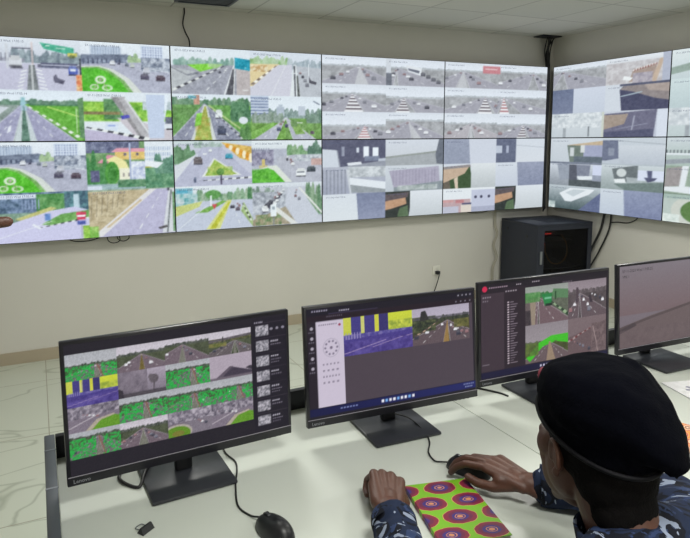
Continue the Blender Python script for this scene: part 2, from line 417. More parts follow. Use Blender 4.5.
def f_median():
    p = hw(FW, FH, 20, 40, (-4, 28), (52, 96), road=(140, 142, 165), gl=(110, 165, 85), gr=(110, 175, 80), tree=((75, 120, 90), (130, 160, 130)), th=12, ncar=0, seed=8)
    p.poly([(39, 24), (43, 24), (54, 100), (22, 100)], (212, 214, 215)); p.poly([(40, 26), (42, 26), (49, 100), (26, 100)], (170, 175, 75)); p.blobs(28, 50, 47, 100, (190, 160, 70), (150, 190, 80), 4, al=.6)
    p.poly([(30, 42), (37, 40), (35, 66), (27, 70)], (130, 205, 60)); p.trees(74, 100, 60, 12, (60, 110, 75), (95, 140, 100), 12); p.ell(84, 26, 11, 12, (80, 130, 90)); p.rect(27, 2, 34, 22, (205, 150, 130)); p.rect(20, 3, 30, 10, (110, 180, 195))
    p.ell(90, 56, 6, 8, (222, 226, 236)); p.line(45, 24, 98, 90, 2.6, (180, 200, 130)); p.car(58, 44, 9, 15, (235, 238, 242)); p.car(61, 80, 11, 15, (55, 62, 90)); p.trees(86, 100, 100, 68, (80, 130, 70), (100, 150, 80), 3)
    p.kerb(48, 30, 88, 98, 16, 2.5, (205, 205, 210), (70, 70, 85))
    return p.done(8, sat=1.1)

def f_city():
    p = hw(FW, FH, 48, 48, (-6, 34), (58, 92), road=(180, 180, 200), gl=(120, 180, 70), gr=(120, 175, 80), tree=((105, 130, 125), (150, 170, 170)), th=18, ncar=0, seed=9)
    p.rect(0, 0, 24, 46, (195, 205, 228))
    for k in range(6): p.rect(0, 4 + 7 * k, 24, 7 + 7 * k, (120, 135, 175))
    p.rect(35, 24, 46, 46, (185, 195, 212)); p.rect(38, 19, 44, 24, (185, 195, 212)); p.rect(66, 22, 76, 44, (190, 198, 215)); p.bars(36, 26, 46, 44, 4, (155, 165, 190), .4)
    p.trees(2, 44, 62, 38, (110, 135, 110), (150, 165, 160), 14); p.trees(78, 100, 62, 30, (90, 125, 105), (125, 150, 135), 15); p.line(88, 10, 97, 18, 2.2, (90, 100, 125))
    p.poly([(0, 82), (30, 60), (38, 62), (4, 98), (0, 98)], (125, 185, 75)); p.poly([(54, 58), (64, 60), (76, 86), (62, 88)], (130, 175, 80)); p.trees(56, 64, 70, 52, (95, 140, 80), (120, 160, 90), 2)
    p.rect(64, 60, 72, 62, (240, 240, 245)); p.car(38, 76, 6, 7, (70, 75, 110)); p.car(49, 68, 5, 7, (65, 70, 100)); p.car(86, 84, 6, 6, (90, 70, 90)); p.cars(46, 54, 40, 66, 3, 4)
    return p.done(8)

def f_triangle():
    p = Pic(FW, FH, (196, 196, 216)); p.rect(0, 0, 100, 8, (205, 215, 220)); p.trees(0, 26, 52, 4, (75, 125, 80), (110, 150, 110), 2); p.trees(26, 60, 16, 2, (140, 165, 150), (190, 200, 205), 3)
    p.poly([(0, 56), (34, 24), (44, 24), (0, 92)], (215, 216, 226)); p.poly([(36, 14), (60, 14), (100, 80), (100, 100), (0, 100), (0, 90)], (182, 182, 208)); p.line(30, 30, 22, 52, 1, (225, 225, 235))
    p.poly([(60, 4), (100, 14), (100, 48), (84, 40)], (226, 180, 80))
    for k in range(8): p.ell(68 + k * 4.4, 12 + k * 4, 2.6, 5 + k * .8, ((232, 150, 30), (250, 235, 200))[k % 2])
    p.poly([(50, 38), (86, 78), (34, 80)], (225, 226, 225)); p.poly([(51, 42), (80, 76), (38, 78)], (165, 195, 75)); p.blobs(42, 58, 74, 78, (120, 175, 60), (200, 200, 100), 4, al=.7)
    p.ell(58, 70, 5, 8, (95, 150, 60)); p.kerb(36, 88, 100, 84, 12, 4, (235, 235, 235), (90, 90, 100)); p.rect(24, 80, 27, 92, (80, 90, 120)); p.rect(58, 76, 60, 98, (70, 60, 90))
    p.car(30, 45, 11, 13, (95, 85, 90)); p.car(70, 36, 10, 9, (50, 160, 195)); p.rect(36, 28, 41, 31, (235, 235, 240)); p.car(46, 22, 4, 5, (235, 238, 242))
    return p.done(8, sat=1.05)

def f_junction():
    p = Pic(FW, FH, (180, 182, 200)); p.grad(0, 0, 100, 20, (228, 232, 240), (220, 224, 232)); p.trees(50, 78, 40, 14, (100, 150, 95), (140, 175, 130), 4); p.trees(80, 100, 44, 0, (70, 110, 90), (105, 140, 120), 5)
    p.blobs(0, 22, 30, 58, (110, 105, 135), (165, 160, 185), 4); p.rect(14, 44, 18, 60, (215, 190, 110)); p.rect(10, 58, 22, 64, (205, 190, 130)); p.bars(0, 18, 26, 28, 8, (140, 145, 165), .4)
    p.poly([(34, 40), (60, 34), (100, 64), (100, 98), (40, 98)], (184, 184, 200)); p.poly([(22, 60), (34, 58), (56, 98), (0, 98), (0, 72)], (222, 224, 216))
    p.poly([(0, 70), (22, 64), (30, 70), (46, 98), (0, 98)], GREEN); p.blobs(0, 66, 26, 98, (75, 150, 50), (110, 200, 60), 4, al=.6)
    p.blobs(60, 34, 100, 50, (160, 165, 180), (215, 218, 225), 3); p.rect(84, 44, 100, 60, (205, 165, 160)); p.car(69, 78, 14, 15, (240, 240, 244)); p.rect(63, 74, 74, 77, (110, 115, 130)); p.car(84, 70, 13, 10, (60, 70, 80))
    p.cars(50, 38, 60, 62, 4, 6, 3); p.rect(48, 42, 51, 48, (90, 90, 100))
    return p.done(8, sat=1.05)

def f_curve():
    p = Pic(FW, FH, (196, 200, 218)); p.grad(0, 0, 100, 18, (226, 230, 238), (216, 222, 230)); p.trees(28, 100, 34, 10, (105, 150, 110), (165, 185, 160), 8); p.ell(48, 20, 10, 10, (85, 150, 70)); p.trees(94, 100, 70, 10, (60, 120, 70), (80, 130, 80), 8)
    p.rect(0, 4, 22, 24, (130, 185, 205)); p.blobs(0, 16, 28, 50, (100, 170, 175), (210, 215, 220), 4); p.rect(2, 8, 16, 14, (70, 160, 190))
    p.poly([(0, 96), (0, 60), (40, 34), (100, 34), (100, 98)], (194, 198, 218)); p.poly([(0, 44), (34, 34), (30, 46), (0, 66)], (200, 205, 120)); p.poly([(24, 60), (60, 34), (66, 36), (40, 60)], (120, 175, 75))
    p.poly([(66, 34), (72, 34), (56, 98), (38, 98)], (216, 216, 130)); p.poly([(68, 38), (71, 38), (50, 98), (42, 98)], (195, 195, 50)); p.poly([(88, 40), (100, 80), (100, 98), (84, 60)], (160, 185, 120)); p.kerb(86, 42, 98, 84, 8, 2.5)
    p.rect(44, 22, 46, 46, (235, 238, 245)); p.poly([(46, 42), (53, 42), (49, 54)], (215, 70, 80)); p.car(73, 50, 6, 6, (60, 60, 75)); p.car(80, 56, 6, 6, (90, 75, 90)); p.cars(74, 38, 84, 50, 3, 4)
    p.line(2, 96, 40, 44, 1, (228, 230, 238)); p.dashes(72, 40, 84, 98, 5, 1.4)
    return p.done(8, sat=1.1)

def f_busy():
    p = Pic(FW, FH, (190, 192, 206)); p.grad(0, 0, 100, 10, (220, 224, 234), (210, 214, 226)); p.trees(0, 30, 34, 8, (110, 135, 120), (150, 165, 155), 3); p.trees(76, 100, 80, 10, (85, 130, 90), (135, 165, 130), 4)
    p.blobs(0, 20, 46, 76, (140, 145, 160), (205, 208, 220), 3.2); p.cars(44, 16, 14, 66, 11, 9, 5); p.cars(40, 22, 30, 50, 6, 6, 9)
    p.poly([(50, 10), (66, 10), (100, 92), (100, 98), (62, 98), (46, 50)], (200, 202, 218)); p.line(66, 12, 100, 76, 3, (228, 226, 224)); p.poly([(46, 56), (62, 98), (0, 98), (0, 84)], (165, 150, 125)); p.blobs(4, 72, 40, 98, (100, 135, 80), (180, 160, 130), 4)
    p.poly([(34, 56), (64, 98), (54, 98), (30, 64)], (224, 222, 220)); p.rect(25, 50, 33, 78, (232, 236, 242)); p.rect(27, 55, 31, 62, (150, 160, 175)); p.rect(28, 78, 30, 98, (120, 120, 120)); p.cars(60, 14, 66, 44, 4, 5, 6)
    return p.done(8)

# --- greyer feeds of the bridge cameras
PALE = (210, 215, 228); SLATE = (138, 146, 176)
def g_road(seed=1, sky=(214, 220, 232), vx=50, left=(-10, 40), right=(60, 110), med=None, chev=False, pink=False, extra=None, hz=34, road=(158, 155, 170)):
    p = hw(GW, GH, hz, vx, left, right, road=road, gl=(176, 177, 182), gr=(176, 177, 182), sky=sky, tree=((166, 174, 182), (188, 194, 200)), th=4, med=med, medc=(190, 190, 196), ncar=4, seed=seed)
    if chev:
        a, b = med
        for k in range(6):
            t0, t1 = (k / 6) ** 1.3, ((k + .5) / 6) ** 1.3
            y0, y1 = hz + (100 - hz) * t0, hz + (100 - hz) * t1
            p.poly([(vx + (a - vx) * t0, y0), (vx + (b - vx) * t0, y0), (vx + (b - vx) * t1, y1), (vx + (a - vx) * t1, y1)], (105, 90, 100) if not pink else (190, 110, 115))
            y2 = hz + (100 - hz) * ((k + 1) / 6) ** 1.3; t2 = ((k + 1) / 6) ** 1.3
            p.poly([(vx + (a - vx) * t1, y1), (vx + (b - vx) * t1, y1), (vx + (b - vx) * t2, y2), (vx + (a - vx) * t2, y2)], (238, 236, 240))
    if extra: extra(p)
    return p.done(7, .12)

def g_flat(c0, c1, vert=True, extra=None, noise=4):
    p = Pic(GW, GH, c0); p.grad(0, 0, 100, 100, c0, c1, vert)
    if extra: extra(p)
    return p.done(noise)

def x_bus(p):
    p.rect(-1, 0, 8, 55, (205, 210, 220)); p.rect(0, 55, 9, 100, (95, 100, 115)); p.poly([(32, 22), (60, 32), (58, 60), (36, 46)], (225, 228, 234)); p.poly([(36, 34), (56, 42), (55, 52), (37, 42)], (90, 95, 115))
    for k in range(4): p.car(62 + 9 * k, 55 + 9 * k, 8, 11, (85, 85, 98))
def x_bridge(p):
    p.poly([(0, 0), (100, 0), (100, 78), (28, 100), (24, 40), (0, 34)], (88, 90, 120)); p.poly([(0, 34), (22, 38), (26, 100), (0, 100)], (205, 212, 225))
    p.rect(64, 26, 73, 66, (232, 238, 248)); p.rect(79, 30, 88, 64, (232, 238, 248)); p.rect(53, 30, 57, 48, (215, 222, 238)); p.rect(66, 62, 90, 80, (120, 130, 160)); p.poly([(38, 86), (60, 82), (62, 92), (40, 96)], (225, 228, 236))
    p.rect(30, 26, 34, 60, (150, 155, 180)); p.poly([(88, 72), (100, 70), (100, 80), (88, 82)], (190, 198, 215))
def x_river(p):
    p.poly([(0, 70), (100, 46), (100, 100), (0, 100)], (165, 170, 176)); p.poly([(0, 66), (80, 48), (100, 42), (100, 50), (0, 72)], (148, 155, 150)); p.poly([(92, 0), (100, 0), (100, 100), (88, 96), (86, 60)], (105, 112, 128))
def x_piers(p):
    p.bars(0, 10, 40, 100, 7, (140, 145, 165), .4); p.poly([(42, 40), (100, 60), (100, 88), (42, 66)], (225, 230, 238)); p.poly([(42, 66), (100, 88), (100, 100), (42, 96)], (150, 158, 165))
    p.blobs(40, 0, 100, 40, (165, 172, 180), (215, 220, 226), 4); p.line(38, 10, 44, 100, 3, (200, 205, 215))
def x_block(p):
    p.poly([(6, 20), (92, 6), (94, 66), (14, 84)], (172, 165, 190)); p.bars(12, 18, 90, 74, 14, (158, 150, 178), .3); p.poly([(14, 84), (94, 66), (100, 66), (100, 100), (14, 100)], (138, 150, 158)); p.blobs(20, 78, 90, 96, (150, 165, 160), (205, 212, 212), 4, al=.8)
def x_half(x, c, c2=None):
    def fn(p): p.grad(x, 0, 101, 100, c, c2 or c); p.poly([(x - 3, 0), (x, 0), (x, 100)], c)
    return fn
def x_halfl(x, c, c2=None):
    def fn(p): p.grad(-1, 0, x, 100, c, c2 or c)
    return fn
def x_beam(p):
    p.poly([(0, 20), (50, 8), (56, 100), (0, 100)], (62, 92, 52)); p.poly([(0, 20), (48, 14), (40, 40), (12, 66), (0, 76)], (206, 172, 142)); p.poly([(0, 76), (12, 66), (14, 100), (0, 100)], (110, 100, 84))
    p.poly([(20, 60), (27, 52), (28, 100), (23, 100)], (222, 196, 170)); p.poly([(0, 12), (50, 4), (52, 14), (0, 22)], (150, 140, 140)); p.grad(52, 0, 101, 100, (222, 226, 230), (186, 192, 196))
def x_beam2(p):
    p.poly([(0, 0), (46, 0), (40, 100), (0, 100)], (52, 60, 56)); p.poly([(0, 36), (34, 22), (36, 50), (10, 66), (0, 70)], (205, 150, 110)); p.poly([(0, 10), (40, 4), (38, 24), (0, 36)], (98, 84, 88)); p.poly([(24, 66), (38, 56), (40, 100), (20, 100)], (90, 118, 80)); p.grad(42, 0, 101, 100, (222, 226, 234), (196, 202, 208))
def x_roofs(p):
    p.rect(0, 44, 52, 100, (198, 160, 165)); p.rect(0, 44, 20, 56, (215, 150, 150)); p.rect(24, 46, 40, 60, (205, 120, 125)); p.rect(34, 66, 56, 100, (226, 210, 195)); p.rect(36, 60, 54, 68, (80, 80, 120)); p.rect(0, 72, 30, 100, (190, 190, 210))
    p.rect(54, 8, 101, 80, (192, 196, 222)); p.rect(54, 78, 101, 100, (168, 172, 200))
    for k in (62, 73, 88): p.ell(k, 38, 2.6, 6, (62, 62, 92))
def x_boat(p):
    p.grad(0, 0, 101, 100, (190, 200, 208), (70, 92, 96)); p.poly([(60, 100), (100, 20), (101, 100)], (96, 108, 152)); p.poly([(22, 34), (44, 8), (90, 8), (80, 30), (46, 66), (34, 66)], (228, 232, 238)); p.poly([(34, 30), (50, 14), (74, 14), (50, 44)], (196, 206, 214)); p.blobs(0, 70, 14, 100, (160, 180, 180), (225, 232, 230), 4)
def x_pier3(p):
    p.poly([(16, 10), (40, 8), (42, 70), (22, 80)], (150, 158, 176)); p.poly([(52, 10), (80, 10), (78, 60), (56, 62)], (128, 134, 156)); p.poly([(54, 58), (86, 54), (88, 66), (60, 74)], (225, 230, 236)); p.rect(40, 72, 101, 100, (82, 92, 96)); p.poly([(40, 10), (54, 10), (56, 74), (40, 74)], (88, 92, 108)); p.rect(84, 10, 101, 50, (206, 212, 240)); p.rect(84, 50, 101, 74, (150, 158, 180)); p.rect(0, 0, 101, 8, (120, 128, 150))
def x_pier4(p):
    p.poly([(18, 20), (60, 4), (60, 64), (24, 74)], (108, 118, 122)); p.ell(34, 34, 8, 16, (205, 212, 212)); p.poly([(22, 60), (40, 56), (42, 72), (24, 74)], (232, 236, 238)); p.poly([(42, 50), (60, 52), (64, 66), (44, 70)], (170, 180, 184)); p.rect(60, 22, 101, 60, (214, 220, 242)); p.poly([(74, 22), (82, 22), (82, 50), (76, 50)], (88, 92, 130)); p.poly([(70, 48), (90, 48), (86, 58), (76, 66)], (80, 84, 120)); p.poly([(22, 78), (101, 62), (101, 100), (40, 100)], (112, 132, 128)); p.rect(0, 0, 101, 6, (180, 190, 200))
def x_aerial(p):
    p.blobs(0, 20, 101, 100, (186, 178, 182), (212, 208, 212), 4); p.poly([(44, 50), (80, 34), (76, 90), (38, 96)], (176, 150, 138)); p.poly([(84, 20), (90, 20), (80, 100), (72, 100)], (205, 175, 150)); p.rect(88, 0, 101, 100, (176, 182, 205))
    for k in range(9): p.rect(44 + k * 4, 50 - k * 2, 46 + k * 4, 56 - k * 2, (235, 225, 220)); p.rect(46 + k * 4, 52 - k * 2, 48 + k * 4, 57 - k * 2, (150, 80, 80))
    p.poly([(30, 70), (44, 80), (40, 90), (28, 84)], (236, 238, 240)); p.blobs(44, 64, 74, 100, (150, 140, 160), (190, 180, 190), 3)
    p.rect(0, 0, 88, 12, (225, 228, 236))
def x_dark_shore(p):
    p.rect(0, 0, 24, 100, (208, 214, 226)); p.poly([(24, 20), (34, 0), (101, 0), (101, 100), (28, 100)], (150, 136, 136)); p.poly([(24, 20), (44, 30), (80, 60), (101, 70), (101, 100), (28, 100)], (74, 76, 110)); p.poly([(60, 0), (101, 0), (101, 40), (70, 30)], (176, 156, 148)); p.line(26, 46, 60, 34, 4, (170, 190, 205)); p.rect(24, 0, 101, 8, (88, 92, 120))
def x_pale_town(p):
    p.blobs(0, 0, 101, 60, (190, 198, 206), (228, 232, 236), 4); p.rect(24, 60, 30, 100, (160, 168, 176)); p.rect(72, 56, 74, 96, (105, 112, 120)); p.rect(96, 0, 101, 100, (205, 210, 196))
def x_dark_shore2(p):
    p.poly([(0, 10), (84, 0), (80, 100), (0, 100)], (110, 108, 138)); p.poly([(0, 14), (40, 12), (34, 50), (0, 70)], (170, 148, 132)); p.line(50, 20, 46, 80, 2, (170, 172, 196)); p.line(20, 70, 70, 50, 2, (150, 152, 180)); p.rect(84, 0, 101, 100, (214, 220, 236)); p.poly([(0, 80), (80, 70), (80, 100), (0, 100)], (84, 86, 120))
def x_pier_a(p):
    p.poly([(34, 30), (101, 12), (101, 34), (60, 40)], (206, 176, 138)); p.poly([(34, 30), (101, 34), (101, 60), (64, 100), (40, 100)], (112, 128, 118)); p.rect(66, 30, 101, 80, (160, 165, 200)); p.rect(40, 40, 48, 76, (205, 210, 214)); p.rect(60, 30, 68, 60, (215, 218, 218)); p.rect(48, 76, 101, 100, (96, 110, 124))
def x_pier_b(p):
    p.poly([(0, 10), (26, 10), (28, 80), (6, 90), (0, 90)], (108, 116, 146)); p.rect(10, 40, 20, 70, (140, 148, 172)); p.line(28, 12, 101, 26, 3, (168, 176, 186)); p.grad(28, 30, 101, 100, (206, 212, 222), (184, 192, 206))
def x_green1(p):
    p.grad(0, 0, 101, 100, (222, 230, 232), (196, 210, 214)); p.poly([(0, 60), (60, 36), (101, 30), (101, 56), (40, 70), (0, 84)], (150, 172, 160))
def x_pipe(p):
    p.grad(0, 0, 101, 100, (205, 214, 220), (170, 190, 180)); p.bars(0, 44, 101, 56, 20, (110, 120, 126), .4); p.rect(0, 56, 101, 62, (226, 232, 238)); p.poly([(0, 80), (101, 60), (101, 74), (0, 96)], (150, 158, 168))
def x_column(p):
    p.rect(0, 0, 101, 100, (150, 172, 150)); p.poly([(2, 10), (24, 2), (21, 70), (0, 76)], (160, 150, 150)); p.poly([(24, 0), (33, 0), (29, 70), (42, 72), (41, 96), (0, 90), (0, 76), (21, 72)], (226, 230, 236)); p.poly([(0, 96), (101, 100), (101, 101), (0, 101)], (120, 140, 120)); p.rect(70, 0, 101, 40, (176, 186, 192))
def x_shorecurve(p):
    p.rect(0, 0, 101, 100, (186, 200, 192)); p.ring(52, 56, 40, 60, .7, (206, 208, 196)); p.ell(52, 56, 27, 42, (92, 136, 62)); p.rect(0, 0, 101, 16, (166, 190, 178)); p.blobs(0, 70, 24, 101, (200, 214, 205), (232, 238, 232), 4)
def x_redsign(p): p.rect(70, 10, 101, 40, (215, 110, 120)); p.rect(74, 20, 98, 24, (240, 200, 205))
def x_redl(p): p.rect(-1, 10, 4, 40, (215, 110, 120))

def tile(feeds, w, h, nx):
    ny = len(feeds) // nx
    rows = [np.concatenate(feeds[r * nx:(r + 1) * nx], 1) for r in range(ny)]
    return np.concatenate(rows, 0)

PANELS = {}
PANELS['A0T'] = (2, [f_gantry(), f_roundabout(), f_verge(), f_pillars()])
PANELS['A0B'] = (2, [f_roundabout(1), f_houses(), f_sign(), f_slope()])
PANELS['A1T'] = (2, [f_teal(), f_orange(), f_median(), f_city()])
PANELS['A1B'] = (2, [f_triangle(), f_junction(), f_curve(), f_busy()])
PANELS['A2T'] = (2, [g_road(1, vx=58, left=(-8, 52), right=(64, 130), med=(50, 72)), g_road(2, vx=18, left=(0, 12), right=(20, 120), extra=x_bus),
                     g_road(3, vx=46, left=(-30, 34), right=(66, 130), med=(34, 64), chev=True), g_road(4, vx=30, left=(-20, 14), right=(50, 140), med=(16, 40), chev=True, hz=44),
                     g_road(5, vx=66, left=(-20, 50), right=(80, 140), med=(54, 76), chev=True, pink=True, hz=50), g_road(6, vx=38, left=(-30, 44), right=(60, 110), med=(46, 60), hz=30)])
PANELS['A2B'] = (2, [g_flat((140, 145, 165), (150, 155, 172), extra=x_bridge), g_flat(PALE, (200, 204, 212), extra=x_river), g_flat((178, 182, 200), (160, 166, 190), extra=x_piers),
                     g_flat((206, 212, 222), (190, 198, 210), extra=x_block), g_flat((214, 220, 230), (218, 224, 230), extra=x_half(56, (120, 130, 166), (142, 150, 184))), g_flat(PALE, PALE, extra=x_beam2)])
PANELS['A3T'] = (2, [g_road(7, vx=34, left=(-40, 20), right=(46, 120), med=(22, 42), extra=x_redsign), g_road(8, vx=70, left=(-40, 60), right=(84, 130), extra=x_redl, hz=30),
                     g_road(9, vx=76, left=(-20, 60), right=(96, 140), med=(62, 90), chev=True), g_road(10, vx=12, left=(-40, 0), right=(50, 140), med=(4, 24), chev=True, pink=True),
                     g_road(11, vx=50, left=(-16, 44), right=(58, 120), med=(47, 54), hz=40, road=(176, 168, 176)), g_road(12, vx=54, left=(-16, 40), right=(66, 120), med=(40, 60), hz=44, chev=True)])
PANELS['A3B'] = (2, [g_flat((150, 158, 184), (146, 154, 180), extra=x_half(50, (205, 210, 226))), g_flat((210, 216, 228), (214, 218, 228), extra=lambda p: (p.rect(0, 0, 40, 100, (98, 106, 136)), p.rect(0, 30, 12, 60, (190, 198, 218)), p.rect(20, 30, 25, 60, (170, 178, 205)), p.line(40, 28, 101, 40, 2, (170, 178, 190)))),
                     g_flat(PALE, PALE, extra=x_beam), g_flat((212, 218, 230), (196, 202, 220), extra=x_half(46, (150, 157, 186), (132, 140, 172))), g_flat((226, 230, 236), (226, 230, 236), extra=x_roofs), g_flat(PALE, PALE, extra=x_beam2)])
PANELS['R0T'] = (2, [g_road(13, vx=20, left=(-60, 0), right=(30, 150), hz=24), g_flat((222, 226, 234), (205, 200, 205), extra=x_aerial), g_flat((206, 212, 230), (196, 204, 222), extra=x_halfl(42, (104, 116, 152), (120, 130, 164))), g_flat(PALE, PALE, extra=x_dark_shore),
                     g_flat((214, 220, 226), (196, 204, 212), extra=x_pale_town), g_flat((200, 205, 220), (190, 195, 215), extra=x_dark_shore2)])
PANELS['R0B'] = (2, [g_flat((208, 214, 224), (196, 204, 214), extra=x_pier_a), g_flat((200, 208, 218), (190, 198, 212), extra=x_pier_b), g_flat((214, 220, 232), (140, 148, 160), extra=x_pier3), g_flat((206, 214, 220), (150, 165, 165), extra=x_pier4),
                     g_flat(PALE, PALE, extra=x_boat), g_flat((206, 214, 226), (190, 200, 218), extra=x_half(42, (140, 150, 186), (120, 130, 172)))])
PANELS['R1T'] = (2, [g_flat(PALE, PALE, extra=x_green1), g_flat(PALE, PALE, extra=x_river), g_flat((206, 222, 224), (186, 204, 208)), g_flat(PALE, PALE, extra=x_dark_shore), g_flat((206, 218, 220), (190, 204, 206), extra=x_pale_town), g_flat(PALE, PALE, extra=x_pier_b)])
PANELS['R1B'] = (2, [g_flat(PALE, PALE, extra=x_pipe), g_flat(PALE, PALE, extra=x_river), g_flat(PALE, PALE, extra=x_column), g_flat(PALE, PALE, extra=x_pier4), g_flat(PALE, PALE, extra=x_shorecurve), g_flat(PALE, PALE, extra=x_boat)])

def screen_mesh(name, img, w, h):
    """grid facing -Y, centred on x, z from 0 to h; one vertex per picture element"""
    H, W = img.shape[:2]
    xs = np.linspace(-w / 2, w / 2, W); zs = np.linspace(h, 0, H)
    co = np.zeros((H, W, 3), np.float32); co[..., 0] = xs[None]; co[..., 2] = zs[:, None]
    idx = np.arange(H * W).reshape(H, W)
    q = np.stack([idx[1:, :-1], idx[1:, 1:], idx[:-1, 1:], idx[:-1, :-1]], -1).reshape(-1, 4)
    me = bpy.data.meshes.new(name)
    me.vertices.add(H * W); me.vertices.foreach_set('co', co.ravel())
    me.loops.add(q.size); me.loops.foreach_set('vertex_index', q.ravel().astype(np.int32))
    me.polygons.add(len(q)); me.polygons.foreach_set('loop_start', np.arange(0, q.size, 4, dtype=np.int32)); me.polygons.foreach_set('loop_total', np.full(len(q), 4, np.int32))
    me.update(); me.validate()
    a = me.color_attributes.new('picture', 'FLOAT_COLOR', 'POINT')
    c = np.ones((H * W, 4), np.float32); c[:, :3] = lin(img.reshape(-1, 3))
    a.data.foreach_set('color', c.ravel())
    return me

TXT = {}
def text_mesh(s, size, font_extrude=0.0, spacing=1.0):
    k = (s, round(size, 5), font_extrude)
    if k in TXT: return TXT[k]
    cu_ = bpy.data.curves.new('lettering', 'FONT'); cu_.body = s; cu_.size = size; cu_.extrude = font_extrude; cu_.resolution_u = 2; cu_.space_character = spacing
    o = bpy.data.objects.new('lettering', cu_); COL.objects.link(o)
    bpy.context.view_layer.update()
    me = bpy.data.meshes.new_from_object(o.evaluated_get(bpy.context.evaluated_depsgraph_get()))
    bpy.data.objects.remove(o); bpy.data.curves.remove(cu_)
    me.name = 'lettering'
    me.transform(Matrix.Rotation(PI / 2, 4, 'X'))     # upright, facing -Y
    TXT[k] = me
    return me
def text(name, s, size, m, parent, x, y, z, extrude=0.0):
    me = text_mesh(s, size, extrude).copy(); me.materials.clear()
    o = link(name, me, m, parent); o.location = (x, y, z); return o

# ------------------------------------------------------------------ the four desk monitors' pictures
MW, MH = 250, 140
DUI = (32, 28, 38)
def sub(img, x0, y0, x1, y1, fn_img):
    """place a small picture into a big one, corners in 0..1"""
    H, W = img.shape[:2]; X0, X1, Y0, Y1 = int(x0 * W), int(x1 * W), int(y0 * H), int(y1 * H)
    h, w = Y1 - Y0, X1 - X0; fh, fw = fn_img.shape[:2]
    yi = (np.arange(h) * fh / h).astype(int); xi = (np.arange(w) * fw / w).astype(int)
    img[Y0:Y1, X0:X1] = fn_img[yi][:, xi]

def tw(): return 50, 27
def t_road(seed, **k):
    w, h = tw(); k.setdefault('road', (112, 98, 108)); k.setdefault('sky', (198, 192, 202)); k.setdefault('gl', (84, 92, 70)); k.setdefault('gr', (84, 92, 70))
    k.setdefault('tree', ((60, 66, 60), (100, 104, 96))); k.setdefault('ncar', 3)
    return hw(w, h, seed=seed, **k)
def t_green(seed, vx=50, hz=34):
    p = t_road(seed, vx=vx, hz=hz, left=(-30, vx - 8), right=(vx + 8, 130), med=(vx - 6, vx + 6), sky=(172, 174, 180), tree=((60, 72, 60), (96, 104, 92)))
    p.blobs(0, hz, vx - 6, 100, (40, 170, 70), None, 1.3, thr=.47, seed=seed); p.blobs(vx + 8, hz, 101, 100, (40, 175, 72), None, 1.3, thr=.47, seed=seed + 4)
    p.line(vx, hz, vx + 12, 100, 3, (135, 95, 80)); return p.done(12)
def t_purple(w=50, h=27):
    p = Pic(w, h, (66, 56, 122)); p.grad(0, 0, 100, 52, (205, 215, 60), (190, 200, 70)); p.blobs(60, 20, 100, 52, (140, 160, 60), (215, 220, 80), 4)
    p.rect(10, 0, 24, 60, (66, 60, 130)); p.rect(24, 2, 29, 42, (205, 205, 120)); p.rect(29, 0, 44, 62, (66, 58, 128)); p.rect(44, 0, 50, 44, (205, 205, 70)); p.rect(50, 0, 64, 60, (56, 50, 108)); p.rect(0, 0, 10, 34, (200, 205, 80))
    p.blobs(0, 44, 101, 60, (70, 62, 140), (120, 110, 170), 3); p.poly([(0, 56), (100, 50), (100, 100), (0, 100)], (72, 60, 136)); p.blobs(0, 62, 101, 100, (62, 48, 120), (104, 90, 164), 5, al=.7)
    p.line(0, 92, 60, 70, 1.6, (170, 150, 190)); p.line(40, 84, 100, 62, 1.4, (160, 140, 180)); p.bars(2, 40, 26, 56, 6, (150, 140, 190), .3)
    return p.done(6)
def t_smoke():
    p = Pic(50, 27, (120, 110, 122)); p.grad(0, 0, 100, 100, (170, 160, 175), (120, 112, 125)); p.blobs(0, 0, 60, 100, (92, 84, 96), (130, 120, 132), 7, al=.7); p.ell(74, 40, 10, 18, (96, 88, 96)); p.line(75, 50, 72, 100, 3, (90, 82, 90)); p.ell(68, 30, 6, 10, (100, 92, 100)); p.rect(0, 84, 101, 101, (78, 72, 80)); p.poly([(0, 60), (8, 70), (10, 100), (0, 100)], (54, 48, 58)); return p.done(8)
def t_roof():
    p = Pic(50, 27, (176, 164, 178)); p.poly([(12, 92), (46, 48), (100, 80), (100, 92)], (66, 58, 74)); p.poly([(46, 48), (54, 50), (26, 92), (12, 92)], (96, 86, 100)); p.poly([(84, 66), (96, 58), (101, 62), (101, 80)], (60, 54, 66)); p.rect(0, 90, 101, 101, (110, 100, 112)); return p.done(6)
def t_round(seed=2):
    p = Pic(50, 27, (118, 108, 120)); p.blobs(0, 0, 101, 50, (90, 84, 98), (176, 168, 180), 3, seed=seed); p.poly([(0, 50), (101, 36), (101, 101), (0, 101)], (126, 116, 130))
    p.poly([(40, 101), (60, 64), (90, 54), (101, 60), (101, 101)], (98, 150, 40)); p.poly([(30, 101), (54, 60), (88, 48), (92, 54), (62, 66), (42, 101)], (176, 166, 150)); p.line(0, 80, 60, 40, 3, (190, 182, 190)); p.cars(20, 30, 60, 50, 6, 6, seed); return p.done(10)
def t_round2():
    p = Pic(50, 27, (120, 110, 122)); p.blobs(0, 0, 101, 44, (96, 90, 104), (186, 178, 190), 3, seed=6); p.poly([(0, 60), (60, 44), (101, 40), (101, 101), (0, 101)], (126, 118, 130)); p.ell(20, 84, 34, 34, (176, 168, 160)); p.ell(20, 90, 30, 32, (96, 140, 36)); p.ell(22, 88, 14, 12, (120, 120, 50)); p.cars(60, 40, 90, 70, 5, 8, 3); return p.done(9)
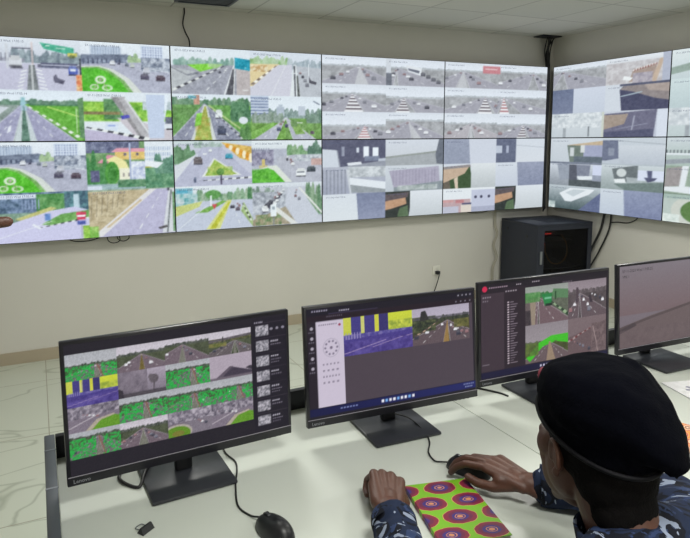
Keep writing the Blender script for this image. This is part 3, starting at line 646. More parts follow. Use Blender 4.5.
def t_bridge():
    p = t_road(31, vx=60, hz=40, left=(-30, 50), right=(70, 130), med=(56, 64), road=(100, 92, 96)); p.blobs(0, 26, 101, 42, (60, 66, 44), (120, 116, 80), 3); p.poly([(0, 30), (101, 18), (101, 28), (0, 40)], (96, 90, 96)); p.rect(30, 20, 33, 50, (60, 60, 60)); p.blobs(0, 44, 40, 60, (90, 100, 50), (140, 130, 80), 3); return p.done(9)

def mon1():
    p = Pic(MW, MH, DUI); p.SS
    img = p.done(2)
    ims = [t_green(1, 60, 46), t_road(21, vx=50, hz=34, left=(-20, 44), right=(56, 120), med=(44, 56), medc=(110, 96, 50)).done(9), t_road(22, vx=40, hz=24, left=(-60, 30), right=(46, 110), med=(30, 46)).done(9), t_bridge(),
           t_purple(), t_smoke(), t_green(3, 60, 26), t_roof(),
           t_round(), t_green(5, 54, 30), t_green(6, 62, 34), t_green(7, 66, 40),
           t_green(8, 56, 22), t_road(23, vx=46, hz=30, left=(-30, 36), right=(56, 120), med=(38, 54), ncar=6).done(12), t_round2(), t_round(9)]
    x0, x1, y0, y1 = .006, .818, .085, .875
    for i, im in enumerate(ims):
        r, c = divmod(i, 4)
        sub(img, x0 + (x1 - x0) * c / 4, y0 + (y1 - y0) * r / 4, x0 + (x1 - x0) * (c + 1) / 4, y0 + (y1 - y0) * (r + 1) / 4, im)
    q = Pic(MW, MH); q.a = np.repeat(np.repeat(img, 3, 0), 3, 1)
    q.rect(82.3, 2, 100, 98, (28, 24, 36)); q.bars(83.5, 4.5, 88, 5.6, 5, (170, 165, 180), .6)
    for k in range(7):
        y = 8 + k * 13
        q.rect(83.5, y - 2.2, 99.5, y - 1.8, (60, 54, 66)); q.blobs(84, y, 90.5, y + (9 if k < 6 else 8), (96, 96, 104), (205, 200, 210), 1.6, seed=k)
        if k == 0:
            for u in (92, 95, 98): q.ell(u, y + 4, .8, 1.2, (140, 136, 150))
        else:
            q.bars(91.5, y + 1, 95.6, y + 2.3, 4, (190, 186, 198), .7); q.bars(91.5, y + 4, 97, y + 5, 5, (120, 114, 128), .7)
            if k % 2 == 0: q.bars(91.5, y + 6.5, 96, y + 7.4, 4, (110, 104, 118), .7)
    return q.done(3)

def mon2():
    p = Pic(MW, MH, (30, 26, 36))
    p.rect(20, 8, 99, 90, (76, 66, 76)); p.rect(0, 0, 100, 7, (24, 20, 34)); p.rect(0, 7, 100, 12, (34, 22, 34))
    p.bars(3, 2, 12, 3.6, 7, (150, 145, 165), .6); p.bars(18, 3.5, 24, 5, 6, (165, 160, 178), .6); p.bars(11, 8, 20, 9, 8, (110, 104, 118), .6); p.rect(12, 6, 40, 6.6, (70, 62, 90))
    for k in range(4): p.ell(90 + k * 2.6, 3.6, .5, .9, (150, 146, 160)); p.ell(88.5 + k * 3, 9.5, .5, .8, (130, 126, 140))
    p.rect(0, 12, 4.8, 90, (36, 28, 40))
    for k in range(5): p.ell(2.6, 18 + k * 9, .9, 1.5, (170, 164, 178)); p.bars(1, 21 + 9 * k, 4.2, 22 + 9 * k, 3, (120, 116, 130), .6)
    p.rect(5, 12.5, 20, 90, (206, 196, 214)); p.bars(6.5, 15, 17, 16.4, 9, (130, 122, 140), .5); p.ell(18, 17, .7, 1.2, (150, 60, 80))
    for k in range(10):
        a = k * PI / 5; p.ell(13 + 3.3 * math.cos(a), 37 + 6 * math.sin(a), .6, 1, (130, 122, 142))
    p.ell(13, 37, .8, 1.4, (120, 110, 130)); p.ring(13, 37, 4.6, 8.6, .93, (176, 168, 186))
    for r in range(4): p.bars(8, 51 + r * 5.5, 18, 52.5 + r * 5.5, (5, 4, 6, 4)[r], (140, 132, 150), .45)
    p.rect(0, 90.5, 100, 97.5, (24, 30, 92)); p.grad(0, 90.5, 100, 97.5, (18, 20, 66), (30, 36, 100), False)
    for k in range(9): p.rect(40.5 + k * 2.3, 92.6, 42 + k * 2.3, 95.4, ((235, 235, 245), (120, 170, 230), (225, 225, 235))[k % 3])
    for k in range(6): p.rect(17 + k * 1.7, 92.9, 18.2 + k * 1.7, 94.4, (110, 120, 170))
    p.bars(92, 92, 99, 93.2, 6, (150, 160, 200), .6); p.bars(93, 94.6, 98, 95.6, 5, (150, 160, 200), .6)
    img = p.done(2)
    sub(img, .20, .125, .605, .475, t_purple(100, 52))
    r = hw(94, 52, 38, 60, (-30, 52), (64, 130), road=(96, 82, 88), gl=(70, 74, 50), gr=(80, 76, 48), sky=(176, 168, 186), tree=((44, 50, 44), (76, 80, 62)), th=14, ncar=4, seed=41, med=(52, 62), medc=(150, 120, 70))
    r.blobs(0, 22, 40, 62, (38, 46, 38), (90, 96, 66), 4, seed=3); r.poly([(0, 24), (101, 24), (101, 29), (0, 30)], (90, 88, 96), .8); r.kerb(44, 40, 4, 74, 9, 4, (190, 160, 140), (80, 66, 66)); r.poly([(15, 8), (22, 6), (28, 30), (12, 34)], (50, 50, 50)); r.blobs(72, 40, 98, 62, (80, 84, 46), (130, 126, 70), 4, al=.8)
    r.cars(70, 60, 96, 84, 5, 7, 12)
    sub(img, .605, .125, .97, .475, r.done(7))
    return img

def mon3():
    p = Pic(MW, MH, (36, 28, 38)); p.rect(0, 0, 100, 6, (30, 24, 34)); p.ell(3, 5, 1.8, 3, (205, 40, 80)); p.bars(6, 3.6, 20, 5, 9, (150, 130, 145), .7); p.bars(26, 3, 30, 4.4, 3, (180, 170, 180), .7); p.bars(38, 2.4, 44, 3.6, 4, (170, 160, 170), .7)
    p.bars(62, 7, 70, 8, 6, (120, 110, 122), .6); p.rect(0, 10, 17, 92, (62, 50, 60)); p.bars(1.5, 13, 8, 14.6, 4, (150, 140, 150), .6); p.bars(1.5, 17, 6, 18.4, 3, (130, 120, 132), .6)
    p.rect(17, 6, 33, 92, (42, 32, 42)); p.bars(18, 9, 27, 10.4, 5, (170, 160, 170), .6)
    for k in range(26): p.rect(19.4, 21 + k * 2.6, 20.6, 22.4 + k * 2.6, (205, 190, 200)); p.rect(21.5, 21.3 + k * 2.6, 24 + (k * 7 % 4), 22.2 + k * 2.6, (130, 118, 130))
    p.rect(1, 84, 6, 85, (120, 110, 120)); p.rect(0, 92.5, 100, 99, (22, 20, 54))
    for k in range(8): p.rect(44 + 2.4 * k, 94.6, 45.4 + 2.4 * k, 97, (200, 200, 220))
    img = p.done(2)
    a = hw(84, 54, 26, 30, (10, 27), (32, 110), road=(112, 92, 98), gl=(96, 84, 84), gr=(104, 110, 96), sky=(150, 156, 150), tree=((50, 110, 60), (90, 140, 90)), th=10, ncar=0, seed=51)
    a.poly([(0, 30), (28, 26), (14, 100), (0, 100)], (104, 92, 94)); a.poly([(10, 34), (24, 28), (22, 100), (14, 100)], (150, 136, 120)); a.blobs(0, 14, 34, 40, (60, 130, 60), (110, 160, 100), 4, al=.8); a.poly([(38, 22), (60, 22), (62, 46), (44, 52)], (40, 130, 70)); a.rect(44, 30, 60, 36, (120, 190, 150)); a.rect(46, 48, 62, 54, (30, 50, 40))
    a.kerb(60, 44, 101, 84, 7, 8, (150, 176, 140), (40, 64, 44)); a.poly([(64, 10), (101, 16), (101, 40), (64, 34)], (90, 130, 92)); a.rect(68, 18, 72, 40, (44, 80, 50)); a.blobs(0, 60, 12, 100, (54, 48, 54), (70, 60, 66), 4)
    b = hw(84, 54, 30, 30, (-10, 26), (34, 120), road=(98, 84, 90), gl=(92, 82, 86), gr=(92, 82, 86), sky=(142, 130, 138), tree=((84, 76, 80), (110, 100, 104)), th=8, ncar=4, seed=52); b.rect(20, 16, 26, 56, (78, 66, 74)); b.poly([(52, 40), (58, 42), (64, 62), (56, 60)], (60, 50, 60)); b.cars(60, 36, 92, 60, 5, 7, 8)
    c = hw(84, 54, 48, 56, (-20, 52), (60, 120), road=(104, 88, 92), gl=(80, 90, 50), gr=(80, 90, 50), sky=(142, 134, 140), tree=((84, 96, 70), (100, 108, 80)), th=4, ncar=0, seed=53)
    c.poly([(2, 84), (30, 50), (60, 34), (101, 34), (101, 60), (70, 50), (40, 60), (10, 96)], (64, 190, 40)); c.blobs(0, 48, 30, 80, (70, 90, 46), (110, 130, 60), 4, al=.8); c.poly([(54, 50), (58, 50), (70, 101), (48, 101)], (150, 130, 110))
    d = Pic(84, 54, (120, 104, 108)); d.poly([(0, 50), (101, 14), (101, 101), (0, 101)], (104, 86, 90)); d.kerb(70, 24, 0, 60, 12, 5, (170, 150, 150), (110, 56, 60)); d.blobs(60, 20, 101, 100, (96, 80, 84), (124, 106, 108), 4); d.line(64, 26, 78, 100, 2, (160, 140, 140)); d.cars(10, 60, 60, 90, 5, 7, 4)
    sub(img, .33, .09, .665, .50, a.done(7)); sub(img, .665, .09, .985, .50, b.done(7)); sub(img, .33, .50, .665, .915, c.done(7)); sub(img, .665, .50, .985, .915, d.done(7))
    return img

def mon4():
    p = Pic(MW, MH, (120, 110, 118)); p.grad(0, 0, 100, 60, (128, 120, 128), (118, 100, 104)); p.poly([(0, 74), (30, 64), (101, 46), (101, 101), (0, 101)], (106, 92, 94)); p.poly([(0, 74), (30, 65), (101, 46), (101, 49), (30, 68), (0, 77)], (88, 76, 78)); p.poly([(0, 77), (14, 70), (16, 74), (0, 82)], (74, 64, 68))
    p.blobs(0, 78, 101, 101, (98, 84, 88), (112, 98, 100), 9, al=.5); return p.done(4)
MON = [mon1(), mon2(), mon3(), mon4()]

# ------------------------------------------------------------------ materials of the room
def wall_material():
    m = mat('painted_wall', (210, 207, 200), 0.75, var=0.03, vscale=1.3, bump=0.12, bscale=180)
    return m
WALL = wall_material()
BLACK = mat('black_plastic', (26, 27, 31), 0.42, var=0.06, vscale=20)
DARKBASE = mat('dark_grey_plastic', (46, 48, 54), 0.36, var=0.06, vscale=14)
BEZEL = mat('bezel_plastic', (26, 25, 33), 0.3)
RUBBER = mat('cable_rubber', (20, 20, 23), 0.5)
METAL = mat('grey_aluminium', (88, 92, 100), 0.45, 0.35, var=0.05)
DMETAL = mat('dark_rail_metal', (34, 36, 42), 0.5, 0.2)
WHITE = mat('white_laminate', (200, 205, 198), 0.38, var=0.015, vscale=3)
RACKM = mat('rack_steel', (44, 48, 60), 0.5, 0.2, var=0.05)
WP = mat('white_plastic', (222, 220, 210), 0.4)

def tile_floor():
    m = bpy.data.materials.new('marble_tile'); m.use_nodes = True; nt = m.node_tree; b = nt.nodes['Principled BSDF']
    tc = nt.nodes.new('ShaderNodeTexCoord')
    def N(t, **k):
        n = nt.nodes.new(t)
        for a, v in k.items(): setattr(n, a, v)
        return n
    # veins: distorted noise turned to thin lines
    mp = N('ShaderNodeMapping'); mp.inputs['Rotation'].default_value = (0, 0, rad(52)); mp.inputs['Scale'].default_value = (0.7, 2.2, 1)
    nt.links.new(tc.outputs['Object'], mp.inputs['Vector'])
    n = N('ShaderNodeTexNoise'); n.inputs['Scale'].default_value = 1.1; n.inputs['Detail'].default_value = 3; n.inputs['Distortion'].default_value = 0.7
    nt.links.new(mp.outputs[0], n.inputs['Vector'])
    a = N('ShaderNodeMath', operation='SUBTRACT'); a.inputs[1].default_value = 0.5; nt.links.new(n.outputs['Fac'], a.inputs[0])
    ab = N('ShaderNodeMath', operation='ABSOLUTE'); nt.links.new(a.outputs[0], ab.inputs[0])
    r = N('ShaderNodeValToRGB'); r.color_ramp.elements[0].position = 0.0; r.color_ramp.elements[1].position = 0.012
    r.color_ramp.elements[0].color = list(lin((166, 172, 158))) + [1]; r.color_ramp.elements[1].color = list(lin((198, 203, 190))) + [1]
    nt.links.new(ab.outputs[0], r.inputs['Fac'])
    br = N('ShaderNodeTexBrick'); br.offset = 0; br.inputs['Scale'].default_value = 1; br.inputs['Mortar Size'].default_value = 0.0025
    br.inputs['Brick Width'].default_value = 0.8; br.inputs['Row Height'].default_value = 0.8
    m2 = N('ShaderNodeMapping'); m2.inputs['Location'].default_value = (4.585, 0.30, 0)
    nt.links.new(tc.outputs['Object'], m2.inputs['Vector']); nt.links.new(m2.outputs[0], br.inputs['Vector'])
    mx = N('ShaderNodeMix', data_type='RGBA'); mx.inputs[7].default_value = list(lin((150, 146, 128))) + [1]
    nt.links.new(br.outputs['Fac'], mx.inputs[0]); nt.links.new(r.outputs['Color'], mx.inputs[6]); nt.links.new(mx.outputs[2], b.inputs['Base Color'])
    b.inputs['Roughness'].default_value = 0.28
    return m

def ceil_mat():
    m = bpy.data.materials.new('ceiling_tile'); m.use_nodes = True; nt = m.node_tree; b = nt.nodes['Principled BSDF']
    tc = nt.nodes.new('ShaderNodeTexCoord'); br = nt.nodes.new('ShaderNodeTexBrick'); br.offset = 0
    br.inputs['Scale'].default_value = 1; br.inputs['Mortar Size'].default_value = 0.007; br.inputs['Brick Width'].default_value = 0.6; br.inputs['Row Height'].default_value = 0.6
    br.inputs['Color1'].default_value = list(lin((208, 206, 198))) + [1]; br.inputs['Color2'].default_value = list(lin((200, 199, 192))) + [1]; br.inputs['Mortar'].default_value = list(lin((168, 166, 160))) + [1]
    nt.links.new(tc.outputs['Object'], br.inputs['Vector']); nt.links.new(br.outputs['Color'], b.inputs['Base Color']); b.inputs['Roughness'].default_value = 0.85
    n = nt.nodes.new('ShaderNodeTexNoise'); n.inputs['Scale'].default_value = 120; nt.links.new(tc.outputs['Object'], n.inputs['Vector'])
    bp = nt.nodes.new('ShaderNodeBump'); bp.inputs['Strength'].default_value = 0.2; nt.links.new(n.outputs['Fac'], bp.inputs['Height']); nt.links.new(bp.outputs[0], b.inputs['Normal'])
    return m

# ------------------------------------------------------------------ room shell
XL, XR, YB, YF, ZC = -6.9, 0.195, -7.6, 0.12, 2.54
def struct(name, lo, hi, m): return setp(boxobj(name, lo, hi, m, smooth=False), kind='structure')
struct('floor', (XL - .1, YB - .1, -.1), (XR + .1, YF + .1, 0), tile_floor())
struct('ceiling', (XL - .1, YB - .1, ZC), (XR + .1, YF + .1, ZC + .1), ceil_mat())
struct('wall_back', (XL - .1, YF, 0), (XR + .1, YF + .1, ZC), WALL)
struct('wall_right', (XR, YB, 0), (XR + .1, YF, ZC), WALL)
struct('wall_left', (XL - .1, YB, 0), (XL, YF, ZC), WALL)
struct('wall_front', (XL - .1, YB - .1, 0), (XR + .1, YB, ZC), WALL)
SKIRT = mat('skirting_tile', (172, 160, 140), 0.4, var=0.05, vscale=4)
struct('baseboard_back', (XL, YF - .014, 0), (XR, YF, .085), SKIRT)
struct('baseboard_right', (XR - .014, YB, 0), (XR, YF - .014, .085), SKIRT)
struct('baseboard_left', (XL, YB, 0), (XL + .014, YF - .014, .085), SKIRT)

# ------------------------------------------------------------------ ceiling lights (out of frame) and the grille that shows at the top
LAMP = glow('lamp_diffuser', (255, 250, 240), 5.0)
def ceiling_light(x, y, lab):
    e = empty('ceiling_light', (x, y, ZC - .02), label=lab, cat='ceiling light', group='square ceiling lights')
    bm = bmesh.new()
    for lo, hi in (((-.3, -.3, 0), (.3, -.27, .02)), ((-.3, .27, 0), (.3, .3, .02)), ((-.3, -.27, 0), (-.27, .27, .02)), ((.27, -.27, 0), (.3, .27, .02))): box(bm, lo, hi)
    bmobj('frame', bm, WP, e); boxobj('diffuser', (-.27, -.27, .006), (.27, .27, .014), LAMP, e)
    l = bpy.data.lights.new('lamp', 'AREA'); l.shape = 'SQUARE'; l.size = .52; l.energy = LE; l.color = (1.0, 1.0, .94)
    o = bpy.data.objects.new('lamp', l); COL.objects.link(o); o.parent = e; o.location = (0, 0, -.004)
LE = 25
for (x, y, lab) in ((-3.9, -1.75, 'square ceiling light above the floor between the desks and the screens, left one'), (-1.5, -2.1, 'square ceiling light between the desks and the screens, right one'),
                    (-3.9, -4.35, 'square ceiling light above the front of the desks, left one'), (-1.5, -4.35, 'square ceiling light above the desks, right one'), (-3.9, -6.4, 'square ceiling light at the rear of the room')):
    ceiling_light(x, y, lab)

e = empty('ceiling_grille', (-3.42, -.30, ZC - .016), label='small dark grille set in the ceiling above the wall of screens', cat='ceiling vent')
bm = bmesh.new()
for lo, hi in (((-.2, -.2, 0), (.2, -.18, .016)), ((-.2, .18, 0), (.2, .2, .016)), ((-.2, -.18, 0), (-.18, .18, .016)), ((.18, -.18, 0), (.2, .18, .016))): box(bm, lo, hi)
bmobj('frame', bm, METAL, e)
bm = bmesh.new()
for k in range(9): box(bm, (-.18, -.17 + k * .038, .004), (.18, -.15 + k * .038, .012))
bmobj('louvres', bm, METAL, e); boxobj('backing', (-.18, -.18, .0125), (.18, .18, .0155), DMETAL, e)

# ------------------------------------------------------------------ the video wall
VW, VH = 1.2135, 0.684
WSCR = screen_mat('video_wall_screen', 1.0)
TGREY = glow('timestamp_grey', (120, 130, 160), .6); TWHITE = glow('caption_white', (245, 248, 255), 1.0)
HOUS = mat('panel_housing', (24, 26, 32), 0.5)
def wallgrade(a, vivid):
    h, w = a.shape[:2]; r = np.random.RandomState(h + w)
    p = np.pad(a, ((1, 1), (1, 1), (0, 0)), 'edge')
    blur = (p[:-2, 1:-1] + p[2:, 1:-1] + p[1:-1, :-2] + p[1:-1, 2:] + 2 * a) / 6
    a = .55 * a + .45 * blur
    lum = a.mean(2, keepdims=True)
    busy = np.clip((212 - lum) / 60, 0, 1)              # fine detail everywhere but in the sky
    n = (vnoise(h, w, 1.6, r) + vnoise(h, w, 3.4, r) - 1)[..., None]
    a = a + n * (34 if vivid else 13) * busy
    g = a.mean(2, keepdims=True); a = g + (a - g) * (.83 if vivid else .72)
    if vivid: a = a * (.97, 1.0, .99)
    else: a = (a - 128) * 1.06 + 122; a = a * (.98, 1.0, 1.0)
    k = .95  # pale haze over the bright screens, mixed into the picture colours
    return np.clip(a * k + np.array((232, 238, 250)) * (1 - k), 0, 255)
def panel(key, loc, rz, lab):
    e = empty('video_wall_panel', loc, rz, label=lab, cat='screen', group='video wall panels')
    bm = bmesh.new(); box(bm, (.001, .002, .001), (VW - .001, .060, VH - .001), .003, 1); box(bm, (.12, .06, .1), (VW - .12, .10, VH - .1))
    bmobj('housing', bm, HOUS, e)
    bm = bmesh.new(); t = .0045
    for lo, hi in (((.001, 0, .001), (VW - .001, .004, t)), ((.001, 0, VH - t), (VW - .001, .004, VH - .001)), ((.001, 0, t), (t, .004, VH - t)), ((VW - t, 0, t), (VW - .001, .004, VH - t))): box(bm, lo, hi)
    bmobj('bezel', bm, HOUS, e)
    n, feeds = PANELS[key]; img = wallgrade(tile(feeds, 0, 0, n), n and len(feeds) == 4); rows = len(feeds) // n
    w, h = VW - 2 * t, VH - 2 * t
    s = link('screen', screen_mesh('screen', img, w, h), WSCR, e); s.location = (VW / 2, .0012, t)
    times = ['07-11-2023 Wed 17:05:15', '07-11-2023 Wed 17:05:16', '07-11-2023 Wed 17:05:14']
    for i in range(len(feeds)):
        r, c = divmod(i, n); fw_, fh_ = w / n, h / rows
        text('timestamp', times[i % 3], .021 if rows == 2 else .017, TGREY, s, -w / 2 + c * fw_ + .03, -.0006, h - r * fh_ - .032)
    return e
names = {'A0T': 'far left screen of the upper row, showing a green highway sign and a green roundabout', 'A0B': 'far left screen of the lower row, showing a roundabout and pink-roofed houses',
         'A1T': 'upper row screen second from left, with a teal road sign and a tree-lined road', 'A1B': 'lower row screen second from left, with orange barrels and a yellow-edged curve',
         'A2T': 'upper row screen third from left, showing six grey bridge road views', 'A2B': 'lower row screen third from left, showing dark bridge piers and a tan beam',
         'A3T': 'upper row screen left of the room corner, with a red road sign', 'A3B': 'lower row screen left of the room corner, with tan beams and pink rooftops',
         'R0T': 'upper screen on the right wall next to the corner, with brown aerial road view', 'R0B': 'lower screen on the right wall next to the corner, with a white boat-shaped pier',
         'R1T': 'upper screen at the right edge of the photo, mostly pale green and cut off', 'R1B': 'lower screen at the right edge of the photo, with a white column and green curve'}
for i in range(4):
    for row, z in (('T', 1.559), ('B', 1.559 - VH)):
        panel('A%d%s' % (i, row), (-VW * (4 - i), 0, z), 0, names['A%d%s' % (i, row)])
for i in range(2):
    for row, z in (('T', 1.559), ('B', 1.559 - VH)):
        panel('R%d%s' % (i, row), (.074, -.001 - VW * i, z), -PI / 2, names['R%d%s' % (i, row)])

# mounting rails behind the panels, and the bundle of cables in the corner
def rail(lo, hi, lab):
    return setp(boxobj('mounting_rail', lo, hi, DMETAL), label=lab, cat='wall mount', group='rails behind the video wall')
for z, a in ((1.13, 'lower'), (1.81, 'upper')):
    rail((-4.80, .1005, z), (-.08, .1195, z + .06), a + ' steel rail behind the long row of wall screens')
    rail((.1745, -2.35, z), (.1945, -.08, z + .06), a + ' steel rail behind the right-hand wall screens')
bm = bmesh.new(); random.seed(4)
o = None
for k in range(7):
    x0 = .012 + .008 * (k % 4); y0 = .012 + .02 * (k // 4)
    pts = [(x0 + random.uniform(-.03, .11), y0 + random.uniform(-.02, .07), 2.538), (x0 + random.uniform(-.01, .05), y0 + .03, 2.40), (x0, y0, 2.22), (x0 + .004, y0, 1.9), (x0, y0 + .003, 1.5), (x0 + .003, y0, 1.1), (x0 + .01, y0, .83 + .01 * k)]
    cableobj('cable', pts, .006, RUBBER, label='black cable running from the ceiling down the gap between the corner screens', cat='cable', group='cables in the room corner')
# thin dark box under the ceiling round the corner cables
setp(boxobj('ceiling_patch', (-.10, -.03, ZC - .012), (.14, .10, ZC - .002), DMETAL, bevel=.002), label='dark patch on the ceiling where the corner cables go up', cat='ceiling opening')

cableobj('cable', [(-3.50, .112, 2.538), (-3.50, .112, 2.50), (-3.515, .108, 2.42), (-3.50, .10, 2.36), (-3.475, .09, 2.30), (-3.475, .085, 2.22)], .005, RUBBER, label='thin cable hanging down the wall from ceiling to upper left screens', cat='cable')
cableobj('cable', [(-4.42, .09, .90), (-4.36, .08, .855), (-4.26, .075, .848), (-4.17, .08, .868), (-4.08, .09, .90)], .0035, RUBBER, label='slack cable sagging under the left end of the screens', cat='cable')
cableobj('cable', [(-4.13, .06, .89), (-4.12, .055, .84), (-4.08, .055, .822), (-4.04, .055, .84), (-4.05, .06, .885)], .0035, RUBBER, label='looped cable end hanging below the lower left screen, left loop', cat='cable', group='looped cable ends')
cableobj('cable', [(-4.06, .07, .89), (-4.05, .065, .845), (-4.01, .065, .83), (-3.975, .065, .85), (-3.98, .07, .89)], .0035, RUBBER, label='looped cable end hanging below the lower left screen, right loop', cat='cable', group='looped cable ends')
cableobj('cable', [(-.95, .07, .89), (-.85, .06, .862), (-.72, .06, .855), (-.6, .065, .875), (-.55, .08, .90)], .0035, RUBBER, label='black cable sagging under the screens left of the rack', cat='cable')
cableobj('cable', [(.16, -.60, .90), (.15, -.57, .72), (.14, -.50, .55), (.12, -.42, .35), (.10, -.30, .15), (.10, -.28, .02)], .011, RUBBER, label='thick black cable dropping behind the right side of the rack', cat='cable', group='cables right of the rack')
cableobj('cable', [(.17, -.66, .90), (.17, -.64, .72), (.16, -.55, .5), (.15, -.45, .3), (.14, -.36, .02)], .008, RUBBER, label='second black cable dropping beside the rack', cat='cable', group='cables right of the rack')
cableobj('cable', [(.165, -.95, .90), (.175, -.90, .84), (.18, -.82, .805), (.18, -.72, .80), (.175, -.66, .79)], .005, RUBBER, label='thin black cable swinging under the right-hand screens to the cable drop', cat='cable')

# wall socket with a plug and lead
e = empty('wall_socket', (-1.185, YF, .329), label='white double wall socket with a plugged-in lead, below the screens', cat='socket')
boxobj('faceplate', (-.043, -.009, -.043), (.043, 0, .043), WP, e, bevel=.003)
boxobj('switch', (-.012, -.013, .014), (.012, -.009, .032), WP, e, bevel=.001)
boxobj('plug', (-.018, -.045, -.035), (.018, -.0092, -.004), BLACK, e, bevel=.004)
cableobj('lead', [(0, -.045, -.02), (-.01, -.06, -.05), (-.04, -.05, -.16), (-.06, -.03, -.24), (-.06, -.02, -.31)], .0045, RUBBER, e)

# ------------------------------------------------------------------ server rack in the corner
e = empty('server_rack', (-.165, -.215, 0), rad(-6), label='black floor-standing equipment rack in the corner under the screens', cat='equipment rack')
w, d, h = .305, .265, .785
bm = bmesh.new()
box(bm, (-w, -d + .02, .03), (-w + .02, d, h - .02)); box(bm, (w - .02, -d + .02, .03), (w, d, h - .02)); box(bm, (-w + .02, d - .02, .03), (w - .02, d, h - .02)); box(bm, (-w + .02, -d + .02, .03), (w - .02, d - .02, .05))
bmobj('body', bm, RACKM, e)
bm = bmesh.new(); box(bm, (-w - .006, -d, h - .02), (w + .006, d, h), .005)
for k in range(8): box(bm, (-.12, -.16 + k * .035, h), (.12, -.145 + k * .035, h + .003))
bmobj('top', bm, RACKM, e, smooth=True)
for sx in (-1, 1):
    for sy in (-1, 1):
        bm = bmesh.new(); bmesh.ops.create_cone(bm, cap_ends=True, segments=16, radius1=.02, radius2=.02, depth=.029, matrix=Matrix.Translation((sx * .26, sy * .19, .0155))); bmobj('foot', bm, BLACK, e)
for y, z in ((.17, .70), (-.12, .66)):
    bm = bmesh.new(); bmesh.ops.create_cone(bm, cap_ends=True, segments=16, radius1=.014, radius2=.014, depth=.005, matrix=Matrix.Translation((-w - .002, y, z)) @ Matrix.Rotation(PI / 2, 4, 'Y')); bmobj('side_lock', bm, BLACK, e)
bm = bmesh.new()
box(bm, (-w, -d, .03), (-w + .075, -d + .02, h - .02)); box(bm, (w - .045, -d, .03), (w, -d + .02, h - .02)); box(bm, (-w + .075, -d, h - .06), (w - .045, -d + .02, h - .02)); box(bm, (-w + .075, -d, .03), (w - .045, -d + .02, .07))
dr = bmobj('door', bm, RACKM, e)
gm = bpy.data.materials.new('smoked_glass'); gm.use_nodes = True; b_ = gm.node_tree.nodes['Principled BSDF']
b_.inputs['Base Color'].default_value = (.30, .30, .34, 1); b_.inputs['Roughness'].default_value = .05; b_.inputs['Transmission Weight'].default_value = 1.0; b_.inputs['IOR'].default_value = 1.2
boxobj('door_glass', (-w + .075, -d + .008, .07), (w - .045, -d + .011, h - .06), gm, dr)
boxobj('door_handle', (-w + .025, -d - .014, .42), (-w + .05, -d, .54), mat('steel', (150, 154, 160), .3, .8), dr, bevel=.004)
eq = setp(boxobj('network_switch', (-.2, -d + .13, .655), (.22, .20, .70), BLACK, e, bevel=.002))
RED = glow('status_light_red', (255, 60, 50), 2.2)
for k in range(7): boxobj('status_light', (-.17 + k * .018, -d + .127, .670), (-.162 + k * .018, -d + .1295, .678), RED, eq)
eq2 = boxobj('recorder', (-.2, -d + .13, .53), (.22, .20, .60), BLACK, e, bevel=.002)
for k in range(4): boxobj('status_light', (-.18 + k * .016, -d + .127, .575), (-.170 + k * .016, -d + .1295, .583), RED, eq2)
YC = mat('yellow_patch_cord', (150, 110, 50), .5)
cableobj('patch_cord', [(-.12, -d + .125, .58), (-.13, -d + .10, .50), (-.08, -d + .08, .41), (.02, -d + .08, .40), (.09, -d + .08, .47), (.10, -d + .10, .58), (.06, -d + .125, .66)], .006, YC, e)
boxobj('shelf', (-.26, -d + .06, .35), (.26, .20, .358), RACKM, e)
PALEC = mat('pale_cable', (170, 165, 150), .5)
for k, (dx, lab) in enumerate(((0, 'pale wall cable beside the left edge of the rack'), (.018, 'second pale wall cable beside the left edge of the rack'))):
    cableobj('cable', [(-.52 + dx, .10, .88), (-.52 + dx, .095, .72), (-.50 + dx, .085, .63), (-.535 + dx, .09, .52), (-.50 + dx, .085, .40), (-.54 + dx, .09, .28), (-.53 + dx, .095, .02)], .005, PALEC, label=lab, cat='cable', group='pale cables beside the rack')

# ------------------------------------------------------------------ desks
DT = 0.75; YBK, YFR = -2.905, -3.71
JOINT = mat('joint_metal', (128, 132, 140), .4, .3)
def desk(x0, x1, lab, left_rail=False):
    e = empty('desk', ((x0 + x1) / 2, (YBK + YFR) / 2, 0), label=lab, cat='desk', group='white desks in a row')
    w = (x1 - x0) / 2 - .0012; d = (YBK - YFR) / 2
    boxobj('desktop', (-w, -d, DT - .025), (w, d, DT), WHITE, e, bevel=.002)
    for sx in (-1, 1):
        for sy in (-1, 1):
            x = sx * (w - .05); y = sy * (d - .06)
            boxobj('leg', (x - .02, y - .02, 0), (x + .02, y + .02, DT - .025), METAL, e, bevel=.003)
    bm = bmesh.new(); box(bm, (-w + .07, d - .075, .30), (w - .07, d - .06, DT - .025)); bmobj('modesty_panel', bm, WHITE, e)
    boxobj('back_rail', (-w, d + .0005, DT - .03), (w, d + .02, DT + .058), DMETAL, e, bevel=.002)
    if left_rail:
        s = boxobj('side_rail', (-w - .026, -d, DT - .03), (-w - .001, d + .02, DT + .058), METAL, e, bevel=.003)
        boxobj('joint_strip', (-w - .0265, d - .07, DT + .057), (-w - .0005, d - .064, DT + .0586), JOINT, s)
        boxobj('joint_strip', (-w - .0265, d - .25, DT + .057), (-w - .0005, d - .244, DT + .0586), JOINT, s)
desk(-4.565, -3.435, 'white desk with a dark back rail at left, nearest to the floor tiles', True)
desk(-3.435, -2.305, 'white desk where the person in the beret sits, middle of the row')
desk(-2.305, -1.175, 'white desk at the right end of the row, behind the right monitor')

